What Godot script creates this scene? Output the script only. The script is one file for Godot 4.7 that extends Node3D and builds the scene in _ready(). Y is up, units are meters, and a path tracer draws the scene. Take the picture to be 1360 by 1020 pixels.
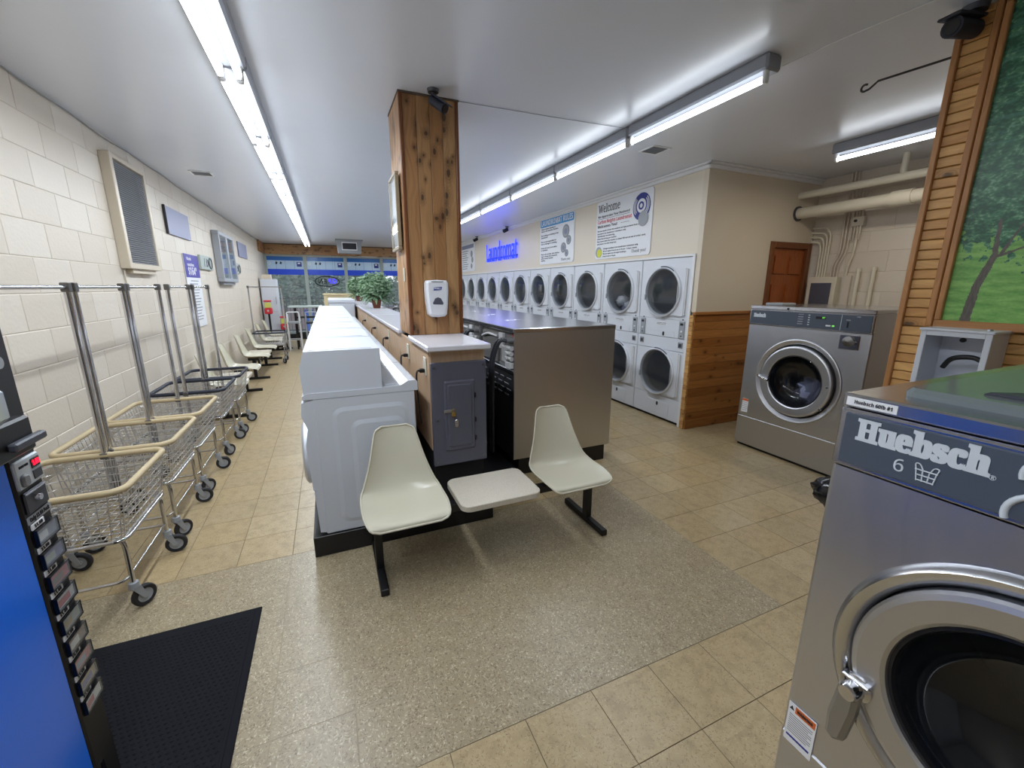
extends Node3D
# A laundromat seen from its rear corner. x runs to the right, y up, depth d into the room is -z.

var M := {}
var used := {}
var XF := Transform3D()
var swap_uv := false
var uv_off := Vector2.ZERO
var rng := RandomNumberGenerator.new()
var cam: Camera3D
const H := 2.945
const XL := -1.664
const ORD := ["first", "second", "third", "fourth", "fifth", "sixth", "seventh", "eighth", "ninth", "tenth", "eleventh", "twelfth", "thirteenth"]

func P(x, y, d): return Vector3(x, y, -d)

func numbered(n):
	if used.has(n):
		used[n] += 1
		return "%s_%03d" % [n, used[n]]
	used[n] = 0
	return n

func S():
	var st := SurfaceTool.new()
	st.begin(Mesh.PRIMITIVE_TRIANGLES)
	return st

func vtx(st, p: Vector3, n: Vector3):
	var q := XF * p
	var m := (XF.basis * n).normalized()
	var a := m.abs()
	var uv := Vector2(q.x, q.y)
	if a.y > a.x and a.y > a.z: uv = Vector2(q.x, q.z)
	elif a.x > a.z: uv = Vector2(q.z, q.y)
	if swap_uv: uv = Vector2(uv.y, uv.x)
	st.set_normal(m)
	st.set_uv(uv + uv_off)
	st.add_vertex(q)

func tri3(st, a: Vector3, b: Vector3, c: Vector3, na: Vector3, nb: Vector3, nc: Vector3):
	if (b - a).cross(c - a).dot(na + nb + nc) > 0.0:
		vtx(st, a, na); vtx(st, c, nc); vtx(st, b, nb)
	else:
		vtx(st, a, na); vtx(st, b, nb); vtx(st, c, nc)

func tri(st, a: Vector3, b: Vector3, c: Vector3, n: Vector3): tri3(st, a, b, c, n, n, n)

func quad(st, a: Vector3, b: Vector3, c: Vector3, d: Vector3, n: Vector3):
	tri(st, a, b, c, n); tri(st, a, c, d, n)

# a box with chamfered edges
func box(st, c: Vector3, s: Vector3, b := 0.0):
	var h := s * 0.5
	b = minf(b, minf(h.x, minf(h.y, h.z)) * 0.9)
	for ax in 3:
		for sg in [-1.0, 1.0]:
			var n := Vector3.ZERO; n[ax] = sg
			var u := (ax + 1) % 3
			var v := (ax + 2) % 3
			var pts := []
			for k in [[-1, -1], [1, -1], [1, 1], [-1, 1]]:
				var p := c
				p[ax] += sg * h[ax]; p[u] += k[0] * (h[u] - b); p[v] += k[1] * (h[v] - b)
				pts.append(p)
			quad(st, pts[0], pts[1], pts[2], pts[3], n)
	if b <= 0.0: return
	for ax in 3:
		var u := (ax + 1) % 3
		var v := (ax + 2) % 3
		for su in [-1.0, 1.0]:
			for sv in [-1.0, 1.0]:
				var n := Vector3.ZERO; n[u] = su; n[v] = sv
				var q := []
				for k in [[-1, 0], [1, 0], [1, 1], [-1, 1]]:
					var p := c
					p[ax] += k[0] * (h[ax] - b)
					p[u] += su * (h[u] - (0.0 if k[1] == 0 else b))
					p[v] += sv * (h[v] - (b if k[1] == 0 else 0.0))
					q.append(p)
				quad(st, q[0], q[1], q[2], q[3], n.normalized())
	for sx in [-1.0, 1.0]:
		for sy in [-1.0, 1.0]:
			for sz in [-1.0, 1.0]:
				var k := Vector3(sx, sy, sz)
				tri(st, c + k * Vector3(h.x, h.y - b, h.z - b), c + k * Vector3(h.x - b, h.y, h.z - b), c + k * Vector3(h.x - b, h.y - b, h.z), k.normalized())

func bx(st, x0, x1, y0, y1, z0, z1, b := 0.0):
	box(st, Vector3((x0 + x1) * 0.5, (y0 + y1) * 0.5, (z0 + z1) * 0.5), Vector3(absf(x1 - x0), absf(y1 - y0), absf(z1 - z0)), b)

# box in room coordinates: x, y, depth
func bd(st, x0, x1, y0, y1, d0, d1, b := 0.0): bx(st, x0, x1, y0, y1, -d1, -d0, b)

func side(d: Vector3):
	var u := d.cross(Vector3.UP)
	if u.length() < 0.01: u = d.cross(Vector3.RIGHT)
	return u.normalized()

func cyl(st, a: Vector3, b: Vector3, r0, r1 = -1.0, n := 16, caps := true):
	if r1 < 0.0: r1 = r0
	var d := (b - a).normalized()
	var u: Vector3 = side(d)
	var v := d.cross(u)
	var sl: float = (r0 - r1) / maxf((b - a).length(), 0.0001)
	for i in n:
		var t0 := TAU * i / n
		var t1 := TAU * (i + 1) / n
		var e0 := u * cos(t0) + v * sin(t0)
		var e1 := u * cos(t1) + v * sin(t1)
		var n0 := (e0 + d * sl).normalized()
		var n1 := (e1 + d * sl).normalized()
		if r0 > 0.0: tri3(st, a + e0 * r0, a + e1 * r0, b + e1 * r1, n0, n1, n1)
		if r1 > 0.0: tri3(st, a + e0 * r0, b + e1 * r1, b + e0 * r1, n0, n1, n0)
		if caps:
			if r0 > 0.0: tri(st, a, a + e0 * r0, a + e1 * r0, -d)
			if r1 > 0.0: tri(st, b, b + e0 * r1, b + e1 * r1, d)

# a round tube swept along points
func tube(st, pts: Array, r, n := 6, closed := false):
	var c := pts.size()
	var rings := []
	var norms := []
	var u := Vector3.ZERO
	for i in c:
		var a: Vector3 = pts[(i - 1 + c) % c] if closed or i > 0 else pts[i]
		var b: Vector3 = pts[(i + 1) % c] if closed or i < c - 1 else pts[i]
		var t := (b - a).normalized()
		u = side(t) if i == 0 else (u - t * u.dot(t)).normalized()
		var v := t.cross(u)
		var ring := []
		var nr := []
		for k in n:
			var w := TAU * (k + 0.5) / n
			var e := u * cos(w) + v * sin(w)
			nr.append(e); ring.append(pts[i] + e * r)
		rings.append(ring); norms.append(nr)
	for i in (c if closed else c - 1):
		var j := (i + 1) % c
		for k in n:
			var l := (k + 1) % n
			tri3(st, rings[i][k], rings[i][l], rings[j][l], norms[i][k], norms[i][l], norms[j][l])
			tri3(st, rings[i][k], rings[j][l], rings[j][k], norms[i][k], norms[j][l], norms[j][k])
	if not closed:
		for e in [[0, 1], [c - 1, c - 2]]:
			var nn: Vector3 = (pts[e[0]] - pts[e[1]]).normalized()
			for k in range(1, n - 1): tri(st, rings[e[0]][0], rings[e[0]][k], rings[e[0]][k + 1], nn)

# rounds the corners of a polyline
func bend(pts: Array, r := 0.05, k := 5):
	var out := [pts[0]]
	for i in range(1, pts.size() - 1):
		var a: Vector3 = pts[i - 1]
		var b: Vector3 = pts[i]
		var c: Vector3 = pts[i + 1]
		var ra := minf(r, (a - b).length() * 0.45)
		var rc := minf(r, (c - b).length() * 0.45)
		var p := b + (a - b).normalized() * ra
		var q := b + (c - b).normalized() * rc
		for j in k + 1:
			var t := float(j) / k
			out.append(p.lerp(b, t).lerp(b.lerp(q, t), t))
	out.append(pts[-1])
	return out

# a closed profile (radius, height) turned about the axis z of T
func lathe(st, prof: Array, n := 32, T := Transform3D(), crease := 0.7):
	var sn := []
	for i in prof.size() - 1:
		var d: Vector2 = prof[i + 1] - prof[i]
		sn.append(Vector2(d.y, -d.x).normalized() if d.length() > 0.0 else Vector2(1, 0))
	var old := XF
	XF = XF * T
	for i in prof.size() - 1:
		var a: Vector2 = prof[i]
		var b: Vector2 = prof[i + 1]
		var na: Vector2 = sn[i]
		var nb: Vector2 = sn[i]
		if i > 0 and sn[i - 1].dot(sn[i]) > crease: na = (sn[i - 1] + sn[i]).normalized()
		if i < sn.size() - 1 and sn[i + 1].dot(sn[i]) > crease: nb = (sn[i + 1] + sn[i]).normalized()
		for k in n:
			var c0 := Vector2.from_angle(TAU * k / n)
			var c1 := Vector2.from_angle(TAU * (k + 1) / n)
			var p0 := Vector3(c0.x * a.x, c0.y * a.x, a.y)
			var p1 := Vector3(c1.x * a.x, c1.y * a.x, a.y)
			var q0 := Vector3(c0.x * b.x, c0.y * b.x, b.y)
			var q1 := Vector3(c1.x * b.x, c1.y * b.x, b.y)
			var m0 := Vector3(c0.x * na.x, c0.y * na.x, na.y)
			var m1 := Vector3(c1.x * na.x, c1.y * na.x, na.y)
			var o0 := Vector3(c0.x * nb.x, c0.y * nb.x, nb.y)
			var o1 := Vector3(c1.x * nb.x, c1.y * nb.x, nb.y)
			if a.x > 0.0: tri3(st, p0, p1, q1, m0, m1, o1)
			if b.x > 0.0: tri3(st, p0, q1, q0, m0, o1, o0)
	XF = old

func up_at(x, y, z): return Transform3D(Basis(Vector3.RIGHT, -PI / 2), Vector3(x, y, z))
func face_at(x, y, z): return Transform3D(Basis(), Vector3(x, y, z))

# flat polygon in the xy plane drawn out from z0 to z1
func prism(st, poly: PackedVector2Array, z0: float, z1: float, T := Transform3D(), b := 0.0, ins := -1.0):
	var old := XF
	XF = XF * T
	var n := poly.size()
	var inner := poly
	if b > 0.0:
		var o := Geometry2D.offset_polygon(poly, -(ins if ins > 0.0 else b))
		if o.size() == 1 and o[0].size() == n: inner = o[0]
		else: b = 0.0
	var t := Geometry2D.triangulate_polygon(inner)
	for i in range(0, t.size(), 3):
		for e in [[z1, Vector3(0, 0, 1)], [z0, Vector3(0, 0, -1)]]:
			tri(st, Vector3(inner[t[i]].x, inner[t[i]].y, e[0]), Vector3(inner[t[i + 1]].x, inner[t[i + 1]].y, e[0]), Vector3(inner[t[i + 2]].x, inner[t[i + 2]].y, e[0]), e[1])
	var cw := Geometry2D.is_polygon_clockwise(poly)
	for i in n:
		var a := poly[i]
		var c := poly[(i + 1) % n]
		var d := (c - a).normalized()
		var m := Vector3(d.y, -d.x, 0) * (-1.0 if cw else 1.0)
		quad(st, Vector3(a.x, a.y, z0), Vector3(c.x, c.y, z0), Vector3(c.x, c.y, z1 - b), Vector3(a.x, a.y, z1 - b), m)
		if b > 0.0:
			var ia: Vector2 = nearest(inner, a)
			var ic: Vector2 = nearest(inner, c)
			quad(st, Vector3(a.x, a.y, z1 - b), Vector3(c.x, c.y, z1 - b), Vector3(ic.x, ic.y, z1), Vector3(ia.x, ia.y, z1), (m * (b / ins if ins > 0.0 else 1.0) + Vector3(0, 0, 1)).normalized())
	XF = old

func nearest(poly: PackedVector2Array, p: Vector2) -> Vector2:
	var best := poly[0]
	for q in poly:
		if q.distance_squared_to(p) < best.distance_squared_to(p): best = q
	return best

func rrect(x0, y0, x1, y1, r, k := 5):
	var o := PackedVector2Array()
	for c in [[x1 - r, y1 - r, 0.0], [x0 + r, y1 - r, PI / 2], [x0 + r, y0 + r, PI], [x1 - r, y0 + r, PI * 1.5]]:
		for i in k + 1: o.append(Vector2(c[0], c[1]) + Vector2.from_angle(c[2] + PI / 2 * i / k) * r)
	return o

# a flat panel in the xy plane at z with a round hole
func panel_hole(st, x0, y0, x1, y1, cx, cy, r, z, n := 48):
	var an := []
	for i in n: an.append(TAU * i / n)
	for c in [[x0, y0], [x1, y0], [x1, y1], [x0, y1]]: an.append(fposmod(atan2(c[1] - cy, c[0] - cx), TAU))
	an.sort()
	var inn := []
	var out := []
	for a in an:
		var d := Vector2.from_angle(a)
		var t := 100.0
		if d.x > 0.0001: t = minf(t, (x1 - cx) / d.x)
		if d.x < -0.0001: t = minf(t, (x0 - cx) / d.x)
		if d.y > 0.0001: t = minf(t, (y1 - cy) / d.y)
		if d.y < -0.0001: t = minf(t, (y0 - cy) / d.y)
		inn.append(Vector3(cx + d.x * r, cy + d.y * r, z)); out.append(Vector3(cx + d.x * t, cy + d.y * t, z))
	for i in an.size():
		var j := (i + 1) % an.size()
		quad(st, inn[i], inn[j], out[j], out[i], Vector3(0, 0, 1))

func obj(called, st, m, parent = self):
	var o := MeshInstance3D.new()
	o.mesh = st.commit() if st is SurfaceTool else st
	o.material_override = m
	o.name = called if parent != self else numbered(called)
	parent.add_child(o, true)
	return o

func tag(o, label, category, group = ""):
	o.set_meta("label", label); o.set_meta("category", category)
	if group: o.set_meta("group", group)
	return o

func thing(called, label, category, at = Vector3.ZERO, turn = 0.0, group = ""):
	var o := Node3D.new()
	o.name = numbered(called)
	add_child(o)
	o.position = at; o.rotation_degrees.y = turn
	return tag(o, label, category, group)

func struct(called):
	var o := Node3D.new()
	o.name = called
	add_child(o)
	o.set_meta("kind", "structure")
	return o

func dup(root, at, turn = null, label = "", group = ""):
	var r = root.duplicate()
	var base := String(root.name)
	if base.length() > 4 and base.right(3).is_valid_int(): base = base.left(-4)
	r.name = numbered(base)
	add_child(r)
	r.position = at
	if turn != null: r.rotation_degrees.y = turn
	if label: r.set_meta("label", label)
	if group: r.set_meta("group", group)
	return r

func font(kind := "Droid Sans", weight := 400, italic := false):
	var f := SystemFont.new()
	f.font_names = [kind]; f.font_weight = weight; f.font_italic = italic
	return f

# lettering of cap height h, on the plane z of its parent, its lower left corner (or middle) at x, y; bold thickens the strokes by that many metres
func text(parent, s, h, m, x, y, z, width := 0.0, f = null, mid := false, called := "lettering", bold := 0.0, deep := 0.002):
	var t := TextMesh.new()
	t.font = f if f else M.sans
	t.text = s; t.font_size = 40
	t.pixel_size = h / 0.72 / 40.0
	t.depth = deep
	t.curve_step = 2.0 if h > 0.03 else 5.0
	t.horizontal_alignment = HORIZONTAL_ALIGNMENT_CENTER if mid else HORIZONTAL_ALIGNMENT_LEFT
	t.vertical_alignment = VERTICAL_ALIGNMENT_BOTTOM
	var bb := t.get_aabb()
	var sx := 1.0
	if width > 0.0 and bb.size.x > 0.0: sx = width / bb.size.x
	var o := MeshInstance3D.new()
	if bold > 0.0:
		var st := SurfaceTool.new()
		for k in 9:
			st.append_from(t, 0, Transform3D(Basis.from_scale(Vector3(sx, 1, 1)), Vector3(bold * (k % 3 - 1), bold * 0.6 * (k / 3 - 1), 0.00003 * k)))
		o.mesh = st.commit()
	else:
		o.mesh = t
		o.scale.x = sx
	o.material_override = m; o.name = called
	parent.add_child(o, true)
	o.position = Vector3(x, y - h * 0.3, z)
	return o

func mat(c: Color, rough := 0.6, metal := 0.0, spec := 0.5):
	var m := StandardMaterial3D.new()
	m.albedo_color = c; m.roughness = rough; m.metallic = metal; m.metallic_specular = spec
	return m

func c8(r, g, b): return Color8(r, g, b)

func glow(c: Color, e):
	var m = mat(c, 0.5)
	m.emission_enabled = true; m.emission = c; m.emission_energy_multiplier = e
	return m

func noise(fr := 0.02, oct := 4, sd := 1, kind := FastNoiseLite.TYPE_SIMPLEX_SMOOTH):
	var n := FastNoiseLite.new()
	n.seed = sd; n.frequency = fr; n.fractal_octaves = oct; n.noise_type = kind
	return n

func itex(im: Image):
	im.generate_mipmaps()
	return ImageTexture.create_from_image(im)

# relief from seamless noise, mapped over the world in metres
func relief(m, fr, cm, rep, sd := 3):
	var t := NoiseTexture2D.new()
	t.width = 256; t.height = 256; t.seamless = true; t.noise = noise(fr, 4, sd)
	m.heightmap_enabled = true; m.heightmap_texture = t; m.heightmap_scale = cm
	m.uv1_triplanar = true; m.uv1_world_triplanar = true; m.uv1_scale = Vector3.ONE / rep
	return m

# pine: grain along v, knots; covers 0.6 m by 2.4 m
func wood_image(base: Color, dark: Color, knots: int, sd: int):
	var w := 320
	var h := 1280
	var im := Image.create(w, h, false, Image.FORMAT_RGB8)
	var n1 = noise(1.0, 3, sd)
	var n2 = noise(1.0, 2, sd + 7)
	var R := 2.4 / TAU
	var kn := []
	var r := RandomNumberGenerator.new(); r.seed = sd
	for i in knots: kn.append([r.randf() * w, r.randf() * h, r.randf_range(3.0, 8.5), r.randf_range(0.9, 2.2)])
	for y in h:
		var a := TAU * y / h
		var cy := cos(a) * R
		var sy := sin(a) * R
		for x in w:
			var u := 0.6 * x / w
			var warp: float = n2.get_noise_3d(u * 2.0, cy * 2.5, sy * 2.5) * 0.05
			var g: float = n1.get_noise_3d((u + warp) * 34.0, cy * 1.1, sy * 1.1)
			var f: float = n1.get_noise_3d((u + warp) * 150.0, cy * 6.0, sy * 6.0)
			var t := clampf(0.34 + g * 0.6 + f * 0.22, 0.0, 1.0)
			im.set_pixel(x, y, base.lerp(dark, t * 0.62))
	for k in kn:
		var rr := int(k[2] * 5.0)
		for dy in range(-rr * 2, rr * 2 + 1):
			for dx in range(-rr, rr + 1):
				var px := posmod(int(k[0]) + dx, w)
				var py := posmod(int(k[1]) + dy, h)
				var d: float = Vector2(dx, dy / k[3]).length() / k[2]
				if d > 4.0: continue
				var c := im.get_pixel(px, py)
				var ring := 0.5 + 0.5 * sin(d * 9.0)
				d *= 1.0 + 0.35 * n2.get_noise_2d(px * 0.22, py * 0.16)
				if d < 0.8: c = c.lerp(dark.darkened(0.6), 0.75)
				else: c = c.lerp(dark.darkened(0.25), clampf((3.2 - d) * 0.3, 0.0, 0.62) * (0.5 + 0.5 * ring))
				im.set_pixel(px, py, c)
	return itex(im)

# composition tile: chips of several tones on a ground; covers 0.8 m
func chip_image(ground: Color, tones: Array, count: int, sd: int, l0: float, l1: float, wd: float, blotch := 1.0):
	var w := 768
	var im := Image.create(w, w, false, Image.FORMAT_RGB8)
	var n = noise(0.012, 3, sd)
	for y in w:
		for x in w:
			var a := TAU * x / w
			var v: float = n.get_noise_3d(cos(a) * 122.0, sin(a) * 122.0, y * 1.0)
			im.set_pixel(x, y, ground.lightened(v * 0.10 * blotch) if v > 0.0 else ground.darkened(-v * 0.14 * blotch))
	var r := RandomNumberGenerator.new(); r.seed = sd
	for i in count:
		var c: Color = tones[r.randi() % tones.size()]
		var p := Vector2(r.randf() * w, r.randf() * w)
		var dir := Vector2.from_angle(r.randf() * TAU)
		var l := r.randf_range(l0, l1)
		var hw := r.randf_range(0.5, wd)
		var al := r.randf_range(0.45, 0.95)
		var s := -l
		while s <= l:
			var q := -hw * (1.0 - absf(s) / l)
			while q <= hw * (1.0 - absf(s) / l) + 0.01:
				var o := p + dir * s + dir.orthogonal() * q
				var ix := posmod(int(o.x), w)
				var iy := posmod(int(o.y), w)
				im.set_pixel(ix, iy, im.get_pixel(ix, iy).lerp(c, al))
				q += 1.0
			s += 1.0
	return itex(im)

# fine streaks along v, for brushed steel roughness
func brush_image():
	var im := Image.create(512, 256, false, Image.FORMAT_L8)
	var n = noise(0.35, 3, 5)
	var n2 = noise(0.02, 3, 9)
	for y in 256:
		for x in 512:
			var v: float = 0.37 + n.get_noise_2d(x, y * 0.03) * 0.02 + n2.get_noise_2d(x, y) * 0.03
			im.set_pixel(x, y, Color(v, v, v))
	return itex(im)

func wood_mat(tex, tint: Color, rough := 0.42):
	var m = mat(tint, rough)
	m.albedo_texture = tex
	m.uv1_scale = Vector3(1.0 / 0.6, 1.0 / 2.4, 1)
	return m

func make_materials():
	M.sans = font("Droid Sans"); M.bold = font("Droid Sans", 700)
	M.serif = font("Droid Serif", 700); M.script = font("Droid Serif", 400, true)
	M.block = relief(mat(c8(212, 202, 187), 0.5), 0.05, 0.12, 0.5)
	M.block2 = relief(mat(c8(209, 199, 184), 0.5), 0.05, 0.12, 0.5, 5)
	M.block3 = relief(mat(c8(215, 206, 192), 0.52), 0.05, 0.12, 0.5, 8)
	M.joint = mat(c8(208, 198, 183), 0.6)
	M.ceiling = relief(mat(c8(224, 228, 236), 0.27), 0.02, 0.10, 2.0, 11)
	M.paint = relief(mat(c8(222, 211, 192), 0.38), 0.03, 0.05, 1.0, 12)
	M.paint_tan = relief(mat(c8(214, 202, 182), 0.34), 0.03, 0.05, 1.0, 13)
	M.paint_rear = mat(c8(206, 207, 212), 0.5)
	M.white_trim = mat(c8(228, 228, 228), 0.4)
	M.greyed_enamel = mat(c8(140, 143, 150), 0.3)  # white enamel darkened in its colour, holding down the tube light on the housings
	M.white = mat(c8(205, 209, 217), 0.28)
	M.dryer_white = mat(c8(217, 220, 226), 0.3)
	M.frame_bronze = mat(c8(150, 136, 112), 0.45)
	M.dispenser_white = mat(c8(224, 226, 231), 0.4)
	M.white_matt = mat(c8(205, 209, 217), 0.5)
	M.white_print = mat(c8(232, 233, 236), 0.4)
	M.cream = mat(c8(208, 203, 183), 0.26)
	M.cream_pipe = mat(c8(220, 213, 194), 0.42)
	M.beige_rubber = mat(c8(196, 178, 142), 0.6)
	M.navy_rubber = mat(c8(38, 42, 56), 0.6)
	M.black = mat(c8(18, 18, 21), 0.4)
	M.black_gloss = mat(c8(14, 14, 18), 0.16)
	M.black_matt = mat(c8(20, 20, 23), 0.8)
	M.dark_grey = mat(c8(62, 64, 72), 0.4)
	M.panel_grey = mat(c8(84, 85, 98), 0.38)
	M.ink = mat(c8(42, 42, 48), 0.6)
	M.grey_ink = mat(c8(130, 130, 138), 0.6)
	M.grey = mat(c8(140, 142, 146), 0.5)
	M.hub = mat(c8(158, 162, 168), 0.45)
	M.tyre = mat(c8(40, 40, 44), 0.75)
	M.chrome = mat(c8(205, 205, 208), 0.12, 1.0)
	M.wire = mat(c8(222, 222, 224), 0.3, 1.0)
	M.brass = mat(c8(190, 160, 90), 0.3, 1.0)
	M.steel = mat(c8(200, 201, 205), 1.0, 1.0)
	M.steel.roughness_texture = brush_image()
	M.steel.uv1_scale = Vector3(2.2, 0.7, 1)
	M.steel_smooth = mat(c8(200, 201, 205), 0.22, 1.0)
	M.door_steel = mat(c8(200, 201, 205), 0.38, 1.0)
	M.back_grey = mat(c8(126, 124, 122), 0.4)
	M.steel_dark = mat(c8(120, 118, 116), 0.38, 1.0)
	M.drum = mat(c8(96, 98, 104), 0.4, 0.8)
	M.dryer_drum = mat(c8(168, 170, 174), 0.4, 0.6)
	M.console = mat(c8(78, 86, 98), 0.28)
	M.letter = mat(c8(205, 212, 220), 0.4)
	M.red_ink = mat(c8(196, 40, 52), 0.5)
	M.blue_ink = mat(c8(46, 58, 140), 0.5)
	M.sky_ink = mat(c8(70, 150, 205), 0.5)
	M.orange_ink = mat(c8(214, 104, 44), 0.5)
	M.yellow_ink = mat(c8(216, 216, 60), 0.5)
	M.violet_print = mat(c8(84, 78, 160), 0.4)
	M.slate_print = mat(c8(128, 132, 160), 0.45)
	M.sage_print = mat(c8(168, 178, 172), 0.45)
	M.blue_panel = mat(c8(34, 116, 246), 0.2)
	M.grey_lid = mat(c8(110, 118, 118), 0.14)
	M.pack = mat(c8(176, 178, 164), 0.5)
	M.lever = mat(c8(150, 147, 142), 0.36, 0.7)
	M.tan_metal = mat(c8(208, 196, 176), 0.4)
	M.terracotta = mat(c8(120, 66, 48), 0.6)
	M.leaf = mat(c8(104, 134, 100), 0.55)
	M.leaf.backlight_enabled = true; M.leaf.backlight = c8(50, 78, 34)
	M.leaf_pale = mat(c8(140, 166, 134), 0.55)
	M.leaf_pale.backlight_enabled = true; M.leaf_pale.backlight = c8(50, 78, 34)
	M.tree_leaf = mat(c8(134, 150, 124), 0.7)
	M.bark = mat(c8(90, 78, 70), 0.9)
	M.tube = glow(Color(0.94, 0.97, 1.0), 7.5)
	M.led_red = glow(Color(1.0, 0.08, 0.2), 2.5)
	M.led_green = glow(Color(0.5, 1.0, 0.3), 0.5)
	M.neon_blue = glow(Color(0.08, 0.18, 1.0), 1.7)
	M.neon_violet = glow(Color(0.24, 0.18, 1.0), 1.6)
	var gl = mat(Color(0.85, 0.9, 0.92, 0.1), 0.02)
	gl.transparency = BaseMaterial3D.TRANSPARENCY_ALPHA
	M.glass = gl
	var yg = mat(Color(0.20, 0.22, 0.25, 0.34), 0.02)
	yg.transparency = BaseMaterial3D.TRANSPARENCY_ALPHA
	M.dryer_glass = yg
	var dg = mat(Color(0.10, 0.11, 0.13, 0.42), 0.03)
	dg.transparency = BaseMaterial3D.TRANSPARENCY_ALPHA
	M.dark_glass = dg
	var pl = mat(Color(0.88, 0.9, 0.86, 0.4), 0.12)
	pl.transparency = BaseMaterial3D.TRANSPARENCY_ALPHA
	M.film = pl
	var wt = wood_image(c8(196, 157, 113), c8(140, 102, 68), 100, 21)
	var wt2 = wood_image(c8(224, 180, 120), c8(168, 118, 68), 16, 44)
	var wc = wood_image(c8(206, 160, 108), c8(152, 106, 64), 0, 61)
	M.pine = [wood_mat(wt, c8(235, 226, 214)), wood_mat(wt, c8(222, 206, 190)), wood_mat(wt, c8(244, 238, 228))]
	M.honey = [wood_mat(wt2, c8(240, 232, 214)), wood_mat(wt2, c8(226, 210, 188)), wood_mat(wt2, c8(250, 244, 228))]
	M.brown = [wood_mat(wt2, c8(198, 168, 138), 0.3), wood_mat(wt2, c8(184, 152, 120), 0.3), wood_mat(wt2, c8(208, 180, 150), 0.3)]
	M.cherry = wood_mat(wc, c8(152, 118, 94), 0.4)
	M.trim_wood = wood_mat(wc, c8(222, 204, 184), 0.4)
	M.door_wood = wood_mat(wc, c8(206, 150, 112), 0.4)
	M.ply = wood_mat(wood_image(c8(206, 178, 148), c8(174, 144, 112), 6, 77), c8(240, 236, 232), 0.55)
	M.pale_board = mat(c8(216, 200, 158), 0.5)
	var gt = chip_image(c8(168, 156, 133), [c8(222, 214, 194), c8(134, 120, 98), c8(200, 188, 162), c8(154, 142, 120), c8(112, 100, 82)], 11000, 3, 2.5, 8.0, 2.8, 0.5)
	var yt = chip_image(c8(190, 172, 136), [c8(210, 196, 162), c8(174, 156, 122), c8(186, 168, 132), c8(154, 134, 102), c8(138, 118, 90)], 9000, 4, 2.0, 6.0, 1.8)
	M.vinyl = []
	M.tile = []
	for i in 4:
		for a in [[M.vinyl, gt, [c8(240, 235, 224), c8(238, 233, 221), c8(242, 237, 226), c8(239, 233, 221)]], [M.tile, yt, [c8(238, 234, 228), c8(233, 228, 220), c8(243, 239, 232), c8(238, 231, 219)]]]:
			var m = mat(a[2][i], 0.34)
			m.albedo_texture = a[1]
			m.uv1_triplanar = true; m.uv1_world_triplanar = true
			m.uv1_scale = Vector3.ONE / 0.8; m.uv1_offset = Vector3(0.31 * i, 0.17 * i, 0.43 * i)
			a[0].append(m)
	M.floor_joint = mat(c8(98, 84, 62), 0.8)
	M.grey_joint = mat(c8(160, 148, 126), 0.7)
	var lt = chip_image(c8(208, 200, 184), [c8(228, 222, 210), c8(176, 164, 146), c8(196, 186, 168)], 22000, 8, 1.0, 2.4, 1.4, 0.1)
	M.laminate = mat(Color.WHITE, 0.35)
	M.laminate.albedo_texture = lt
	M.laminate.uv1_scale = Vector3.ONE / 0.6
	M.counter = mat(c8(216, 214, 220), 0.22)
	M.rubber_mat = mat(c8(26, 27, 32), 0.85, 0.0, 0.25)
	M.mural = mat(Color.WHITE, 0.3)
	M.asphalt = relief(mat(c8(150, 146, 140), 0.9), 0.08, 0.3, 1.0, 17)
	for a in [["band_dark", Color(0.20, 0.45, 0.70, 0.84)], ["band_pale", Color(0.80, 0.86, 0.90, 0.72)], ["band_blue", Color(0.24, 0.40, 0.86, 0.82)], ["film_clear", Color(0.8, 0.84, 0.88, 0.14)]]:
		var fm = mat(a[1], 0.25)
		fm.transparency = BaseMaterial3D.TRANSPARENCY_ALPHA
		if a[0] != "film_clear":
			fm.backlight_enabled = true; fm.backlight = Color(a[1].r, a[1].g, a[1].b)
		M[a[0]] = fm
	M.rose = mat(c8(176, 160, 158), 0.9)
	M.rose_brown = mat(c8(170, 142, 136), 0.9)

func _ready():
	rng.seed = 7
	# camera
	cam = Camera3D.new()
	cam.name = "camera"
	cam.position = Vector3(0, 1.66, 0)
	cam.rotation_degrees = Vector3(-13.08, -23.54, 0.13)
	cam.fov = 85.37
	cam.near = 0.05; cam.far = 200.0
	add_child(cam)
	cam.current = true
	# sky, exposure
	var we := WorldEnvironment.new()
	we.name = "environment"
	var e := Environment.new()
	e.background_mode = Environment.BG_SKY
	var sky := Sky.new()
	var sm := ProceduralSkyMaterial.new()
	sm.sky_top_color = c8(176, 196, 224); sm.sky_horizon_color = c8(224, 228, 234)
	sm.ground_bottom_color = c8(120, 118, 114); sm.ground_horizon_color = c8(200, 202, 204)
	sm.sun_angle_max = 1.0
	sky.sky_material = sm
	e.sky = sky
	e.background_energy_multiplier = 2.0
	e.tonemap_mode = Environment.TONE_MAPPER_LINEAR
	e.tonemap_exposure = 1.06
	e.sdfgi_enabled = true; e.ssao_enabled = true; e.ssil_enabled = true
	we.environment = e
	add_child(we)
	make_materials()
	make_lights()
	make_shell()
	make_floor()
	make_window_wall()
	make_partition()
	make_alcove()
	make_washers()
	make_bulkhead()
	make_column()
	make_steel_washers()
	make_dryers()
	make_wall_signs()
	make_big_machines()
	make_bench_and_carts()
	make_left_wall_things()
	make_vending()
	make_far_end()
	make_outside()
	make_small_things()

const LAMP := 0.82

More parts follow.
